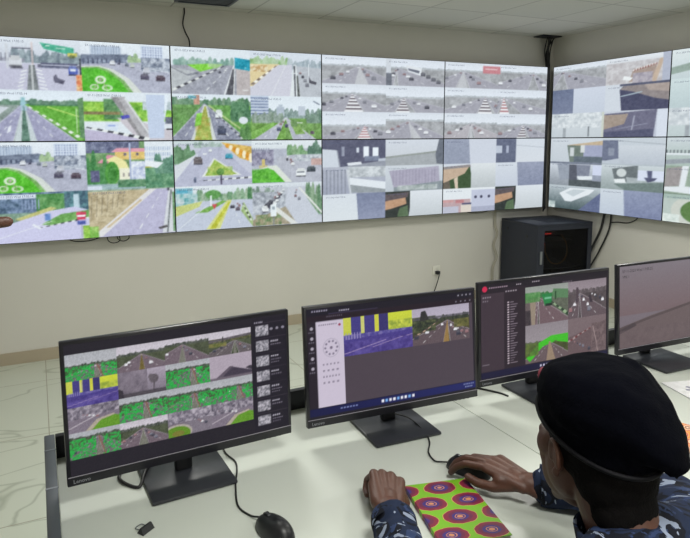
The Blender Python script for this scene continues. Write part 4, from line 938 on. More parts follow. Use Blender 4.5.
# ------------------------------------------------------------------ monitors
MSCR = screen_mat('monitor_screen', .92)
LOGO = mat('logo_grey', (150, 152, 160), .35, .3)
def monitor(i, loc, rz, tilt, dx, dy, zb, lab, logo=True, ny=0.0):
    """loc = centre of the base on the desk, the head hangs from the neck at (dx, dy)"""
    e = empty('monitor', loc, rz, label=lab, cat='monitor', group='black desk monitors')
    bm = bmesh.new(); box(bm, (-.1, -.09, .001), (.1, .09, .010), .004); b = bmobj('base', bm, DARKBASE, e, smooth=True)
    bm = bmesh.new(); box(bm, (-.021, dy + .032, .009), (.021, dy + .052, .26), .005); bmobj('neck', bm, BLACK, e, smooth=True)
    W_, H_ = .54, .325
    T = Matrix.Translation((dx, dy, zb)) @ Matrix.Rotation(-tilt, 4, 'X')
    bm = bmesh.new(); box(bm, (-W_ / 2, 0, 0), (W_ / 2, .016, H_), .0025, 2); box(bm, (-W_ / 2 + .05, .014, .03), (W_ / 2 - .05, .030, H_ - .06), .008, 2)
    box(bm, (-.05 - dx, .028, .10), (.05 - dx, .040, .20), .004)
    hd = bmobj('housing', bm, BEZEL, e, smooth=True); hd.matrix_local = T
    sb, sc_ = .008, .023
    sw, sh = W_ - 2 * sb, H_ - sb - sc_
    s = link('screen', screen_mesh('screen', MON[i], sw, sh), MSCR, e); s.matrix_local = T @ Matrix.Translation((0, -.0008, sc_))
    c = boxobj('chin_strip', (-W_ / 2 + .002, -.0014, sc_ - .0022), (W_ / 2 - .002, .001, sc_ - .0008), mat('chin_edge', (150, 146, 158), .4), e); c.matrix_local = T
    if logo:
        l = text('logo', 'Lenovo', .012, LOGO, e, 0, 0, 0, .0002); l.matrix_local = T @ Matrix.Translation((-W_ / 2 + .012, -.0006, .0065))
    if i == 3:
        t = text('timestamp', '07-11-2023 Wed 17:05:25', .014, mat('osd_black', (20, 18, 24), .5), s, -sw / 2 + .012, -.0008, sh - .022)
        t = text('caption', 'VMS 1', .013, MATS['osd_black'], s, -sw / 2 + .012, -.0008, sh - .042)
    bm = bmesh.new()
    for k in range(4): bmesh.ops.create_cone(bm, cap_ends=True, segments=10, radius1=.0025, radius2=.0025, depth=.003, matrix=T @ Matrix.Translation((W_ / 2 - .03 - k * .014, .008, -.001)))
    bmobj('button', bm, BLACK, e)
    return e
monitor(0, (-4.281, -3.13, DT), rad(2.5), rad(2.2), .004, -.017, .0535, 'leftmost black monitor, showing a four by four grid of green-tinted camera views')
monitor(1, (-3.695, -3.13, DT), rad(-2.9), rad(4.9), .009, -.007, .047, 'black monitor second from left, with white side panel and purple camera view')
monitor(2, (-3.130, -3.13, DT), rad(-1.7), rad(3.0), .026, .018, .047, 'black monitor partly behind the beret, showing four brownish road views')
monitor(3, (-2.545, -3.115, DT), rad(-2.4), rad(3.5), .085, .036, .036, 'black monitor at the right edge, showing one hazy grey-pink view', False)

# ------------------------------------------------------------------ mice, cables and small things on the desks
def mouse(loc, rz, lab, tail):
    e = empty('computer_mouse', loc, rz, label=lab, cat='mouse', group='black mice')
    bm = bmesh.new(); rings = []
    for k in range(9):
        a = k / 8; ph = a * PI / 2
        sx = .029 * math.cos(ph) ** .6 if k < 8 else .001; sy = .055 * math.cos(ph) ** .55 if k < 8 else .001; z = .001 + .036 * math.sin(ph)
        rings.append([(sx * math.copysign(abs(math.cos(t)) ** .8, math.cos(t)) * (1 - .06 * math.sin(t)), sy * math.sin(t) - .004 * a, z * (1 - .10 * math.sin(t))) for t in [2 * PI * j / 28 for j in range(28)]])
    loft(bm, rings); bmobj('body', bm, BLACK, e, smooth='all')
    bm = bmesh.new(); bmesh.ops.create_cone(bm, cap_ends=True, segments=20, radius1=.011, radius2=.011, depth=.007, matrix=Matrix.Translation((0, .026, .0255)) @ Matrix.Rotation(PI / 2, 4, 'Y')); bmobj('scroll_wheel', bm, DARKBASE, e, smooth=True)
    inv = (Matrix.Translation(loc) @ Matrix.Rotation(rz, 4, 'Z')).inverted()
    cableobj('cord', [tuple(inv @ Vector(p)) for p in tail], .0021, RUBBER, e)
Z = DT + .003
mouse((-4.166, -3.425, DT), rad(14), 'black mouse at the bottom edge, in front of the left monitor', [(-4.180, -3.372, Z + .008), (-4.193, -3.345, Z), (-4.205, -3.30, Z), (-4.185, -3.22, Z), (-4.165, -3.165, Z), (-4.155, -3.12, Z), (-4.165, -3.06, Z), (-4.15, -2.95, Z)])
mouse((-3.654, -3.403, DT), rad(30), 'black mouse under the right hand of the person in the beret', [(-3.677, -3.363, Z + .007), (-3.690, -3.345, Z + .002), (-3.700, -3.33, Z), (-3.690, -3.29, Z), (-3.655, -3.245, Z), (-3.640, -3.20, Z + .003), (-3.640, -3.13, Z + .012), (-3.665, -3.08, Z + .012), (-3.68, -3.03, Z + .008), (-3.68, -2.95, Z)])
cableobj('cable', [(-4.41, -3.02, Z + .002), (-4.43, -3.08, Z + .001), (-4.395, -3.135, Z + .001), (-4.375, -3.10, Z + .012), (-4.35, -3.04, Z + .012), (-4.32, -2.98, Z + .003)], .004, RUBBER, label='black cable looping under the leftmost monitor', cat='cable')
cableobj('cable', [(-3.42, -2.96, Z + .001), (-3.405, -3.0, Z + .004), (-3.38, -3.03, Z + .004), (-3.35, -3.02, Z + .001)], .006, RUBBER, label='short black cable lump under the right corner of the second monitor', cat='cable')
cableobj('cable', [(-2.80, -3.12, Z), (-2.77, -3.10, Z), (-2.735, -3.105, Z), (-2.70, -3.125, Z), (-2.68, -3.10, Z)], .003, RUBBER, label='short black lead on the desk beside the right monitor base', cat='cable')
cableobj('cable', [(-3.33, -2.99, Z), (-3.30, -3.03, Z), (-3.27, -3.08, Z), (-3.262, -3.11, Z)], .003, RUBBER, label='thin lead on the desk under the monitor behind the beret', cat='cable')
cableobj('wire', [(-4.19, -2.895, DT + .058), (-4.185, -2.93, .93), (-4.18, -3.05, 1.09), (-4.165, -3.095, 1.105), (-4.14, -3.10, 1.107)], .002, RUBBER, label='thin bent wire sticking up behind the leftmost monitor', cat='cable')
e = empty('binder_clip', (-4.404, -3.300, DT), rad(35), label='small black clip lying on the desk below the leftmost monitor', cat='clip')
bm = bmesh.new(); loft(bm, [[(-.016, -.009, .001), (.016, -.009, .001), (.016, .009, .001), (-.016, .009, .001)], [(-.014, -.002, .013), (.014, -.002, .013), (.014, .002, .013), (-.014, .002, .013)]]); bmobj('clip_body', bm, BLACK, e)
cableobj('wire_handle', [(-.008, .006, .004), (-.008, .022, .003), (.008, .022, .003), (.008, .006, .004)], .001, METAL, e)

def print_cover(name, ground, rings, accent, scale=1.0):
    """wax-print cloth: rows of concentric ovals on a bright ground"""
    m = bpy.data.materials.new(name); m.use_nodes = True; nt = m.node_tree; b = nt.nodes['Principled BSDF']; b.inputs['Roughness'].default_value = .5
    tc = nt.nodes.new('ShaderNodeTexCoord'); sp = nt.nodes.new('ShaderNodeSeparateXYZ'); nt.links.new(tc.outputs['Object'], sp.inputs[0])
    def Mt(op, a, bb=None, c=None):
        n = nt.nodes.new('ShaderNodeMath'); n.operation = op
        for i, v in enumerate((a, bb, c)):
            if v is None: continue
            if isinstance(v, (int, float)): n.inputs[i].default_value = v
            else: nt.links.new(v, n.inputs[i])
        return n.outputs[0]
    px, py = .088 * scale, .054 * scale
    row = Mt('FLOOR', Mt('DIVIDE', sp.outputs['Y'], py)); par = Mt('MULTIPLY', Mt('PINGPONG', row, 1.0), .5)
    u = Mt('SUBTRACT', Mt('FRACT', Mt('ADD', Mt('DIVIDE', sp.outputs['X'], px), par)), .5); v = Mt('SUBTRACT', Mt('FRACT', Mt('DIVIDE', sp.outputs['Y'], py)), .5)
    nz = nt.nodes.new('ShaderNodeTexNoise'); nz.inputs['Scale'].default_value = 60; nt.links.new(tc.outputs['Object'], nz.inputs['Vector'])
    dd = Mt('ADD', Mt('POWER', Mt('MULTIPLY', u, 2.25), 2.0), Mt('POWER', Mt('MULTIPLY', v, 2.1), 2.0)); d = Mt('ADD', Mt('SQRT', dd), Mt('MULTIPLY', Mt('SUBTRACT', nz.outputs['Fac'], .5), .22))
    r = nt.nodes.new('ShaderNodeValToRGB'); r.color_ramp.interpolation = 'CONSTANT'; el = r.color_ramp.elements
    stops = [(0.0, accent), (.16, rings[2]), (.26, accent), (.31, rings[2]), (.50, rings[1]), (.70, rings[0]), (.93, accent), (.97, ground)]
    el[0].position = 0; el[0].color = list(lin(stops[0][1])) + [1]; el[1].position = stops[1][0]; el[1].color = list(lin(stops[1][1])) + [1]
    for pos, c in stops[2:]:
        k = el.new(pos); k.color = list(lin(c)) + [1]
    nt.links.new(d, r.inputs['Fac']); nt.links.new(r.outputs['Color'], b.inputs['Base Color'])
    return m
def book(loc, rz, w, l, t, cover, lab):
    e = empty('notebook', loc, rz, label=lab, cat='notebook')
    bm = bmesh.new(); box(bm, (-w / 2, -l / 2, .0005), (w / 2, l / 2, .0025), .0008, 1); box(bm, (-w / 2, -l / 2, t - .002), (w / 2, l / 2, t), .0008, 1); box(bm, (-w / 2, -l / 2, .0025), (-w / 2 + .002, l / 2, t - .002))
    bmobj('cover', bm, cover, e); boxobj('pages', (-w / 2 + .002, -l / 2 + .003, .0026), (w / 2 - .003, l / 2 - .003, t - .0021), mat('paper_edge', (216, 212, 200), .8), e)
book((-3.789, -3.526, DT), rad(-13), .152, .212, .013, print_cover('green_wax_print', (112, 172, 26), ((122, 24, 52), (98, 22, 62), (54, 34, 112)), (196, 130, 90)), 'notebook with green, red and purple oval wax-print cover between the hands')
book((-3.035, -3.50, DT), rad(20), .15, .19, .012, print_cover('orange_wax_print', (226, 140, 40), ((200, 70, 30), (240, 210, 170), (150, 60, 50)), (250, 230, 200), .6), 'orange and red patterned notebook at the right edge, behind the beret')
PAPER = mat('printed_paper', (226, 226, 230), .8, var=.10, vscale=46)
e = empty('leaflet', (-2.69, -3.36, DT), rad(-16), label='white printed leaflet lying on the desk right of the beret', cat='paper')
boxobj('sheet', (-.075, -.10, .0006), (.075, .10, .003), PAPER, e)
bm = bmesh.new()
for k in range(9):
    a = k * 2 * PI / 9; box(bm, (.012, -.006, .0031), (.042, .006, .0036), mtx=Matrix.Translation((0, .02, 0)) @ Matrix.Rotation(a, 4, 'Z'))
bmobj('printed_motif', bm, mat('print_grey', (150, 150, 170), .8), e)

# ------------------------------------------------------------------ people
def capsule(bm, p0, p1, r0, r1, seg=20, flat=None):
    """tapered rounded limb; flat = (axis vector, factor) squashes the section along that axis"""
    p0 = Vector(p0); p1 = Vector(p1); d = p1 - p0; L = d.length; t = d.normalized() if L > 1e-6 else Vector((0, 0, 1))
    a = Vector(flat[0]) if flat else (Vector((0, 0, 1)) if abs(t.z) < .9 else Vector((1, 0, 0)))
    u = (a - t * a.dot(t)).normalized(); v = t.cross(u); k = flat[1] if flat else 1.0
    prof = [(-r0 * math.cos(q), r0 * math.sin(q)) for q in [PI / 2 * i / 5 for i in range(1, 6)]] + [(L + r1 * math.sin(q), r1 * math.cos(q)) for q in [PI / 2 * i / 5 for i in range(0, 5)]]
    rings = [[bm.verts.new(p0 + t * s + (v * math.cos(w) * r + u * math.sin(w) * r * k)) for w in [2 * PI * j / seg for j in range(seg)]] for s, r in prof]
    for A_, B_ in zip(rings, rings[1:]):
        for j in range(seg): bm.faces.new((A_[j], A_[(j + 1) % seg], B_[(j + 1) % seg], B_[j]))
    bm.faces.new(rings[0][::-1]); bm.faces.new(rings[-1])

def ellipsoid(bm, c, r, mtx=None):
    q = bmesh.ops.create_uvsphere(bm, u_segments=24, v_segments=16, radius=1.0)['verts']
    for v in q:
        v.co = Vector((v.co.x * r[0] + c[0], v.co.y * r[1] + c[1], v.co.z * r[2] + c[2]))
        if mtx is not None: v.co = mtx @ v.co

def fuse(name, bm, voxel, smooth_it, m, parent=None, wobble=0.0, wscale=14, fac=.5):
    """one continuous skin over the overlapping volumes in bm"""
    bmesh.ops.recalc_face_normals(bm, faces=bm.faces)
    me = bpy.data.meshes.new('t'); bm.to_mesh(me); bm.free()
    o = bpy.data.objects.new('t', me); COL.objects.link(o)
    r = o.modifiers.new('r', 'REMESH'); r.mode = 'VOXEL'; r.voxel_size = voxel; r.adaptivity = 0
    s_ = o.modifiers.new('s', 'SMOOTH'); s_.factor = fac; s_.iterations = smooth_it
    bpy.context.view_layer.update()
    out = bpy.data.meshes.new_from_object(o.evaluated_get(bpy.context.evaluated_depsgraph_get()))
    bpy.data.objects.remove(o); bpy.data.meshes.remove(me); out.name = name; out.materials.clear()
    if wobble:
        for v, n in zip(out.vertices, [v.normal.copy() for v in out.vertices]):
            c = v.co; w = mnoise.noise(Vector((c.x * wscale, c.y * wscale, c.z * wscale * 1.8))) + .5 * mnoise.noise(c * wscale * 2.3)
            v.co = c + n * w * wobble
    return link(name, out, m, parent, smooth='all')

SKIN = mat('brown_skin', (84, 53, 42), .5, var=.10, vscale=25, bump=.25, bscale=260)
HAIR = mat('short_black_hair', (12, 10, 11), .95, bump=.8, bscale=300, spec=.15)
BERET = mat('black_felt', (5, 6, 13), 1.0, bump=.5, bscale=240, spec=.05)
def camo_material():
    m = bpy.data.materials.new('navy_camouflage_cloth'); m.use_nodes = True; nt = m.node_tree; b = nt.nodes['Principled BSDF']; b.inputs['Roughness'].default_value = .85; b.inputs['Specular IOR Level'].default_value = .2
    tc = nt.nodes.new('ShaderNodeTexCoord'); prev = None
    cols = [(28, 38, 62), (16, 19, 30), (44, 58, 92), (136, 146, 168)]
    base = nt.nodes.new('ShaderNodeRGB'); base.outputs[0].default_value = list(lin(cols[0])) + [1]; prev = base.outputs[0]
    for k, (sc_, th_) in enumerate(((14, .53), (17, .58), (16, .625))):
        mp = nt.nodes.new('ShaderNodeMapping'); mp.inputs['Location'].default_value = (k * 7.3, k * 3.1, k * 5.7); mp.inputs['Scale'].default_value = (1, 1, .8); nt.links.new(tc.outputs['Object'], mp.inputs[0])
        n = nt.nodes.new('ShaderNodeTexNoise'); n.inputs['Scale'].default_value = sc_; n.inputs['Detail'].default_value = 3; n.inputs['Distortion'].default_value = 1.6; nt.links.new(mp.outputs[0], n.inputs['Vector'])
        g = nt.nodes.new('ShaderNodeMath'); g.operation = 'GREATER_THAN'; g.inputs[1].default_value = th_; nt.links.new(n.outputs['Fac'], g.inputs[0])
        mx = nt.nodes.new('ShaderNodeMix'); mx.data_type = 'RGBA'; mx.inputs[7].default_value = list(lin(cols[k + 1])) + [1]
        nt.links.new(g.outputs[0], mx.inputs[0]); nt.links.new(prev, mx.inputs[6]); prev = mx.outputs[2]
    nt.links.new(prev, b.inputs['Base Color'])
    w = nt.nodes.new('ShaderNodeTexNoise'); w.inputs['Scale'].default_value = 400; nt.links.new(tc.outputs['Object'], w.inputs['Vector'])
    bp = nt.nodes.new('ShaderNodeBump'); bp.inputs['Strength'].default_value = .25; bp.inputs['Distance'].default_value = .001; nt.links.new(w.outputs['Fac'], bp.inputs['Height']); nt.links.new(bp.outputs[0], b.inputs['Normal'])
    return m
CAMO = camo_material()

def hand_mesh(bm, mtx, side, curl, thumb, spread=1.0, sc=1.0):
    """wrist at the origin, fingers along +Y, back of the hand +Z, thumb towards side*X.
    curl = three bend angles for index, middle, ring, little; thumb = list of points"""
    P = lambda x, y, z: mtx @ Vector((x * side * sc, y * sc, z * sc))
    zax = (mtx.to_3x3() @ Vector((0, 0, 1)))
    kn = ((.029, .086), (.0095, .091), (-.0098, .087), (-.0275, .078))
    for i, (x, y) in enumerate(kn):
        capsule(bm, P(x * .55, .004, -.003), P(x, y - .002, 0), .0155 * sc, .0112 * sc, 16, (zax, .85))
    capsule(bm, P(0, -.02, -.002), P(0, .03, -.002), .022 * sc, .021 * sc, 16, (zax, .72))
    capsule(bm, P(-.018, .05, -.006), P(.018, .055, -.006), .014 * sc, .015 * sc, 16)
    capsule(bm, P(.012, .012, -.006), P(.030, .048, -.008), .015 * sc, .014 * sc, 16)          # ball of the thumb
    capsule(bm, P(-.022, .012, -.006), P(-.028, .052, -.006), .013 * sc, .011 * sc, 16)
    seg = ((.043, .026, .021), (.048, .030, .022), (.045, .028, .021), (.035, .021, .019))
    for i, (x, y) in enumerate(kn):
        p = Vector((x, y, 0)); ang = 0; a0 = x * 3.2 * spread
        rr = (.0088, .0092, .0087, .0076)[i]
        for j in range(3):
            ang += curl[i][j]
            d = Vector((math.sin(a0) * math.cos(ang), math.cos(a0) * math.cos(ang), -math.sin(ang)))
            q = p + d * seg[i][j]
            capsule(bm, P(*p), P(*q), rr * (1 - .07 * j) * sc, rr * (1 - .07 * (j + 1)) * sc, 14)
            p = q
    for (a, b_, r0, r1) in zip(thumb, thumb[1:], (.0125, .0108, .0098), (.0108, .0098, .0085)):
        capsule(bm, P(*a), P(*b_), r0 * sc, r1 * sc, 14)

def head_volumes(bm, T, k=1.0):
    E_ = lambda c, r: ellipsoid(bm, c, r, T)
    C_ = lambda a, b_, r0, r1: capsule(bm, T @ Vector(a), T @ Vector(b_), r0, r1, 16)
    E_((0, -.018, .030), (.074, .094, .084)); E_((0, .030, -.025), (.060, .060, .080)); E_((0, .040, -.078), (.044, .044, .036))
    for s in (-1, 1):
        E_((s * .040, .056, -.024), (.023, .024, .026)); C_((s * .046, .005, -.062), (s * .028, .064, -.092), .015, .014)
        E_((s * .030, .046, -.044), (.034, .038, .052)); E_((s * .034, .020, -.036), (.036, .046, .052)); E_((s * .034, .052, -.004), (.034, .034, .034))
        C_((s * .014, .086, .020), (s * .046, .070, .018), .011, .009)
        E_((s * .010, .100, -.030), (.009, .009, .007))
        # ear: back plate, rim and lobe
        E_((s * .076, -.010, -.004), (.006, .013, .024))
        pts = [(s * (.079 + .007 * (1 - math.cos(a)) / 2), -.010 + .0145 * math.cos(a), -.001 + .0255 * math.sin(a)) for a in [rad(-20 + 30 * q_) for q_ in range(9)]]
        for a, b_ in zip(pts, pts[1:]): C_(a, b_, .0042, .0042)
        E_((s * .078, -.004, -.031), (.006, .008, .009))
    C_((0, .088, .010), (0, .108, -.026), .009, .0125); E_((0, .106, -.030), (.012, .011, .009))
    C_((-.018, .084, -.057), (.018, .084, -.057), .008, .008); E_((0, .092, -.056), (.014, .010, .007)); C_((-.015, .084, -.068), (.015, .084, -.068), .008, .008); E_((0, .090, -.069), (.013, .010, .008))
    E_((0, .076, -.099), (.021, .018, .018))

def lv(*a): return Vector(a)
# ---- the seated officer
HC = Vector((-3.759, -3.842, 1.049))
HT = Matrix.Translation(HC) @ Matrix.Rotation(rad(-11), 4, 'Z') @ Matrix.Rotation(rad(-11), 4, 'X')
e = empty('person', (-3.75, -4.12, 0), label='seated person in a black beret and navy camouflage uniform using a mouse, seen from behind', cat='person')
inv = Matrix.Translation((3.75, 4.12, 0))
NB = lv(-3.760, -3.925, .918)      # base of the neck
SL, SR = lv(-3.925, -3.985, .872), lv(-3.585, -3.925, .880)
EL, ER = lv(-4.050, -3.765, .800), lv(-3.400, -3.745, .800)
WL, WR = lv(-3.938, -3.500, .789), lv(-3.612, -3.556, .792)
HIP = lv(-3.76, -4.16, .53)
def torso(bm, g):
    capsule(bm, lv(-3.755, -4.02, .80), lv(-3.76, -4.12, .60), .135 + g, .125 + g, 28, (lv(0, 1, .3), .72))
    capsule(bm, lv(-3.86, -4.00, .81), lv(-3.64, -3.965, .815), .085 + g, .085 + g, 24)
    capsule(bm, SL, NB, .052 + g, .062 + g * .6, 20); capsule(bm, SR, NB, .052 + g, .062 + g * .6, 20)
    capsule(bm, lv(-3.86, -4.15, .53), lv(-3.66, -4.14, .53), .105 + g, .105 + g, 24)
bm = bmesh.new()
head_volumes(bm, HT @ Matrix.Scale(.97, 4))
capsule(bm, HT @ lv(0, -.028, -.055), NB + lv(0, .0, .0), .054, .058, 24)
torso(bm, -.012)
for S, E1, W1 in ((SL, EL, WL), (SR, ER, WR)):
    capsule(bm, S, E1, .044, .038, 18); capsule(bm, E1, W1, .038, .0255, 18, (lv(0, 0, 1), .9))
for sx in (-1, 1):
    K = lv(-3.76 + sx * .13, -3.74, .53); A1 = lv(-3.76 + sx * .13, -3.80, .10)
    capsule(bm, lv(-3.76 + sx * .09, -4.14, .53), K, .075, .052, 20); capsule(bm, K, A1, .052, .036, 18); capsule(bm, A1, A1 + lv(0, .11, -.05), .034, .03, 16)
# right hand lies over the mouse
def frame(o, fwd, up, roll=0):
    y = Vector(fwd).normalized(); x = y.cross(Vector(up)).normalized(); z = x.cross(y)
    M_ = Matrix(((x.x, y.x, z.x, o.x), (x.y, y.y, z.y, o.y), (x.z, y.z, z.z, o.z), (0, 0, 0, 1)))
    return M_ @ Matrix.Rotation(roll, 4, 'Y')
HR = frame(WR, (-.054, .138, .026), (.1, .0, 1), rad(-6))
hand_mesh(bm, HR, -1, ((.34, .46, .32), (.34, .5, .34), (.42, .5, .3), (.6, .5, .3)), [(.018, .018, -.008), (.042, .052, -.022), (.050, .084, -.028), (.046, .108, -.030)], sc=1.08)
HL = frame(WL, (.060, .112, .022), (0, 0, 1), rad(24))
hand_mesh(bm, HL, 1, ((.95, 1.45, .8), (1.0, 1.5, .85), (1.05, 1.5, .85), (1.1, 1.5, .85)), [(.018, .020, -.008), (.044, .050, -.016), (.040, .086, -.022), (.018, .100, -.030)], spread=.4, sc=1.13)
for v in bm.verts: v.co = inv @ v.co
body = fuse('body', bm, .0026, 5, SKIN, e, fac=.5)
EYE = mat('eye_white', (222, 214, 204), .25); IRIS = mat('dark_iris', (28, 18, 14), .2)
for s in (-1, 1):
    bm = bmesh.new(); ellipsoid(bm, (s * .031, .071, .002), (.0125, .0125, .0125), inv @ HT); ey = bmobj('eye', bm, EYE, e, smooth='all')
    bm = bmesh.new(); ellipsoid(bm, (s * .031, .0795, .001), (.0058, .0050, .0058), inv @ HT); bmobj('iris', bm, IRIS, ey, smooth='all')
# hair: close cap low on the sides; black nape bulge paints beret shadow too
bm = bmesh.new(); ellipsoid(bm, (0, -.024, .026), (.0765, .092, .090)); ellipsoid(bm, (0, -.048, -.030), (.066, .054, .060)); ellipsoid(bm, (.002, -.058, -.075), (.054, .038, .055))
geo = bm.verts[:] + bm.edges[:] + bm.faces[:]
bmesh.ops.bisect_plane(bm, geom=geo, plane_co=(0, .022, 0), plane_no=(0, 1, -.18), clear_outer=True)
bmesh.ops.holes_fill(bm, edges=bm.edges)
for v in bm.verts: v.co = inv @ HT @ v.co
fuse('hair', bm, .004, 2, HAIR, e, wobble=.0012, wscale=120)

# beret: band round the head, crown pulled over to the right and back
dd = lv(.66, -.75, 0).normalized()
def bring(c, rx, ry, tilt, droop, n=40):
    out = []
    for j in range(n):
        a = 2 * PI * j / n; x = rx * math.cos(a); y = ry * math.sin(a)
        pr = x * dd.x + y * dd.y
        z = tilt * y - droop * 1.9 * max(0, pr + c[0] * dd.x + c[1] * dd.y - .070)
        out.append(inv @ HT @ Vector((c[0] + x, c[1] + y, c[2] + z)))
    return out
bm = bmesh.new()
R_ = [((0, -.012, .036), .0775, .0985, .46, 0), ((0, -.012, .028), .0805, .1005, .46, 0), ((0, -.012, .048), .0820, .1015, .46, 0), ((.003, -.016, .058), .085, .104, .42, .25),
      ((.007, -.024, .070), .096, .110, .34, .50), ((.011, -.032, .088), .103, .112, .24, .54), ((.012, -.035, .110), .099, .106, .18, .52), ((.012, -.034, .131), .086, .092, .13, .48), ((.009, -.028, .142), .058, .064, .08, .5), ((.005, -.022, .146), .025, .028, .04, .4)]
loft(bm, [bring(*r_) for r_ in R_])
bmesh.ops.recalc_face_normals(bm, faces=bm.faces)
b_o = fuse('beret', bm, .005, 5, BERET, e, wobble=.004, wscale=16)
bm = bmesh.new(); pts = [inv @ HT @ Vector((.0825 * math.cos(a), -.012 + .1025 * math.sin(a), .034 + .46 * .1025 * math.sin(a))) for a in [2 * PI * j / 48 for j in range(49)]]
tube(bm, [tuple(p) for p in pts], .0038, 8, 1, False); bmobj('leather_band', bm, mat('black_leather', (12, 12, 18), .7, spec=.2), b_o, smooth='all')
# cap badge on the left front of the beret
MB_ = inv @ HT @ Matrix.Translation((-.022, .0885, .100)) @ Matrix.Rotation(rad(16), 4, 'Z') @ Matrix.Rotation(rad(-8), 4, 'X')
bm = bmesh.new(); loft(bm, [[MB_ @ Vector((.014 * math.cos(a) * f_, y_, .017 * math.sin(a) * f_)) for a in [2 * PI * j / 20 for j in range(20)]] for y_, f_ in ((-.014, 1), (.002, 1), (.005, .85))])
bd = bmobj('badge', bm, mat('red_enamel', (130, 34, 58), .4), b_o, smooth=True)
bm = bmesh.new()
for k in range(5):
    a = rad(90 + 72 * k); q = [MB_ @ Vector((x, y_, z)) for y_ in (.004, .0075) for x, z in ((.0115 * math.cos(a), .014 * math.sin(a)), (.0045 * math.cos(a + .63), .005 * math.sin(a + .63)), (0, 0), (.0045 * math.cos(a - .63), .005 * math.sin(a - .63)))]
    vv = [bm.verts.new(p) for p in q]; bm.faces.new(vv[4:]); bm.faces.new(vv[:4][::-1])
    for j in range(4): bm.faces.new((vv[j], vv[(j + 1) % 4], vv[4 + (j + 1) % 4], vv[4 + j]))
bmobj('badge_star', bm, mat('silver_badge', (196, 186, 190), .35, .4), bd)

# jacket with sleeves and collar
bm = bmesh.new(); torso(bm, .014)
for S, E1, W1 in ((SL, EL, WL), (SR, ER, WR)):
    C1 = E1.lerp(W1, .84 if S is SR else .80)
    capsule(bm, S, E1, .062, .054, 22); capsule(bm, E1, C1, .056, .040, 22); capsule(bm, E1.lerp(W1, .74), C1, .045, .043, 22)
for v in bm.verts: v.co = inv @ v.co
jk = fuse('camouflage_jacket', bm, .005, 4, CAMO, e, wobble=.007, wscale=15)
def cuffring(name, c, d, r, L, t=.004):
    d = Vector(d).normalized(); bm = bmesh.new(); u = d.cross(lv(0, 0, 1)).normalized(); v = u.cross(d)
    rings = [[inv @ (Vector(c) + d * s + (u * math.cos(a) + v * math.sin(a)) * (q * (1 + .05 * math.sin(3 * a)))) for a in [2 * PI * j / 28 for j in range(28)]] for s, q in ((0, r), (L * .5, r * 1.03), (L, r * .98), (L, r * .98 - t), (0, r * .9))]
    loft(bm, rings, False, False); bmobj(name, bm, CAMO, jk, smooth='all')
for E1, W1, q_ in ((EL, WL, .74), (ER, WR, .79)): cuffring('cuff', E1.lerp(W1, q_), W1 - E1, .044, .034)
# stand-up collar
bm = bmesh.new(); cr_ = []
nd = (HT @ lv(0, -.028, -.055) - NB).normalized()
for s, q in ((-.015, .082), (.012, .078), (.034, .074), (.034, .069), (.0, .068)):
    cr_.append([inv @ (NB + nd * s + lv(q * math.cos(a) * 1.02, q * math.sin(a) * .98, .010 * math.sin(a) * -1)) for a in [2 * PI * j / 32 for j in range(32)]])
loft(bm, cr_, False, False); bmobj('collar', bm, CAMO, jk, smooth='all')
# trousers and boots
bm = bmesh.new(); capsule(bm, lv(-3.86, -4.15, .53), lv(-3.66, -4.14, .53), .118, .118, 24)
for sx in (-1, 1):
    K = lv(-3.76 + sx * .13, -3.74, .54); A1 = lv(-3.76 + sx * .13, -3.80, .16)
    capsule(bm, lv(-3.76 + sx * .09, -4.14, .53), K, .092, .070, 22); capsule(bm, K, A1, .070, .056, 20)
for v in bm.verts: v.co = inv @ v.co
fuse('trousers', bm, .008, 4, CAMO, e, wobble=.006, wscale=12)
for sx in (-1, 1):
    bm = bmesh.new(); x = -3.76 + sx * .13
    capsule(bm, lv(x, -3.80, .22), lv(x, -3.80, .07), .05, .046, 18); capsule(bm, lv(x, -3.82, .048), lv(x, -3.66, .04), .046, .04, 18); box(bm, (x - .045, -3.86, .002), (x + .045, -3.63, .03), .01)
    for v in bm.verts: v.co = inv @ v.co
    fuse('boot', bm, .005, 3, BLACK, e)

# ---- the chair the officer sits on
e = empty('office_chair', (-3.76, -4.17, 0), label='black office chair under the person in the beret, below the picture edge', cat='chair')
CH = mat('black_chair_fabric', (24, 25, 29), .9, bump=.3, bscale=200)
boxobj('seat', (-.23, -.22, .335), (.23, .23, .405), CH, e, bevel=.03, seg=4)
bm = bmesh.new(); loft(bm, [[(x * wd, -.27 - .03 * (1 - (x / 1) ** 2) + dz * .0 + y_, z) for x, y_ in ((-1, 0), (-.5, 0), (0, 0), (.5, 0), (1, 0), (1, -.04), (.5, -.04), (0, -.04), (-.5, -.04), (-1, -.04))] for z, wd, dz in ((.44, .17, 0), (.50, .20, 0), (.65, .205, 0), (.76, .18, 0), (.78, .15, 0))])
bmobj('backrest', bm, CH, e, smooth=True)
bm = bmesh.new(); tube(bm, [(0, -.05, .335), (0, -.24, .335), (0, -.335, .40), (0, -.325, .55)], .014, 8); bmobj('back_bar', bm, BLACK, e, smooth='all')
bm = bmesh.new(); bmesh.ops.create_cone(bm, cap_ends=True, segments=20, radius1=.028, radius2=.024, depth=.25, matrix=Matrix.Translation((0, 0, .21))); bmobj('gas_column', bm, BLACK, e, smooth=True)
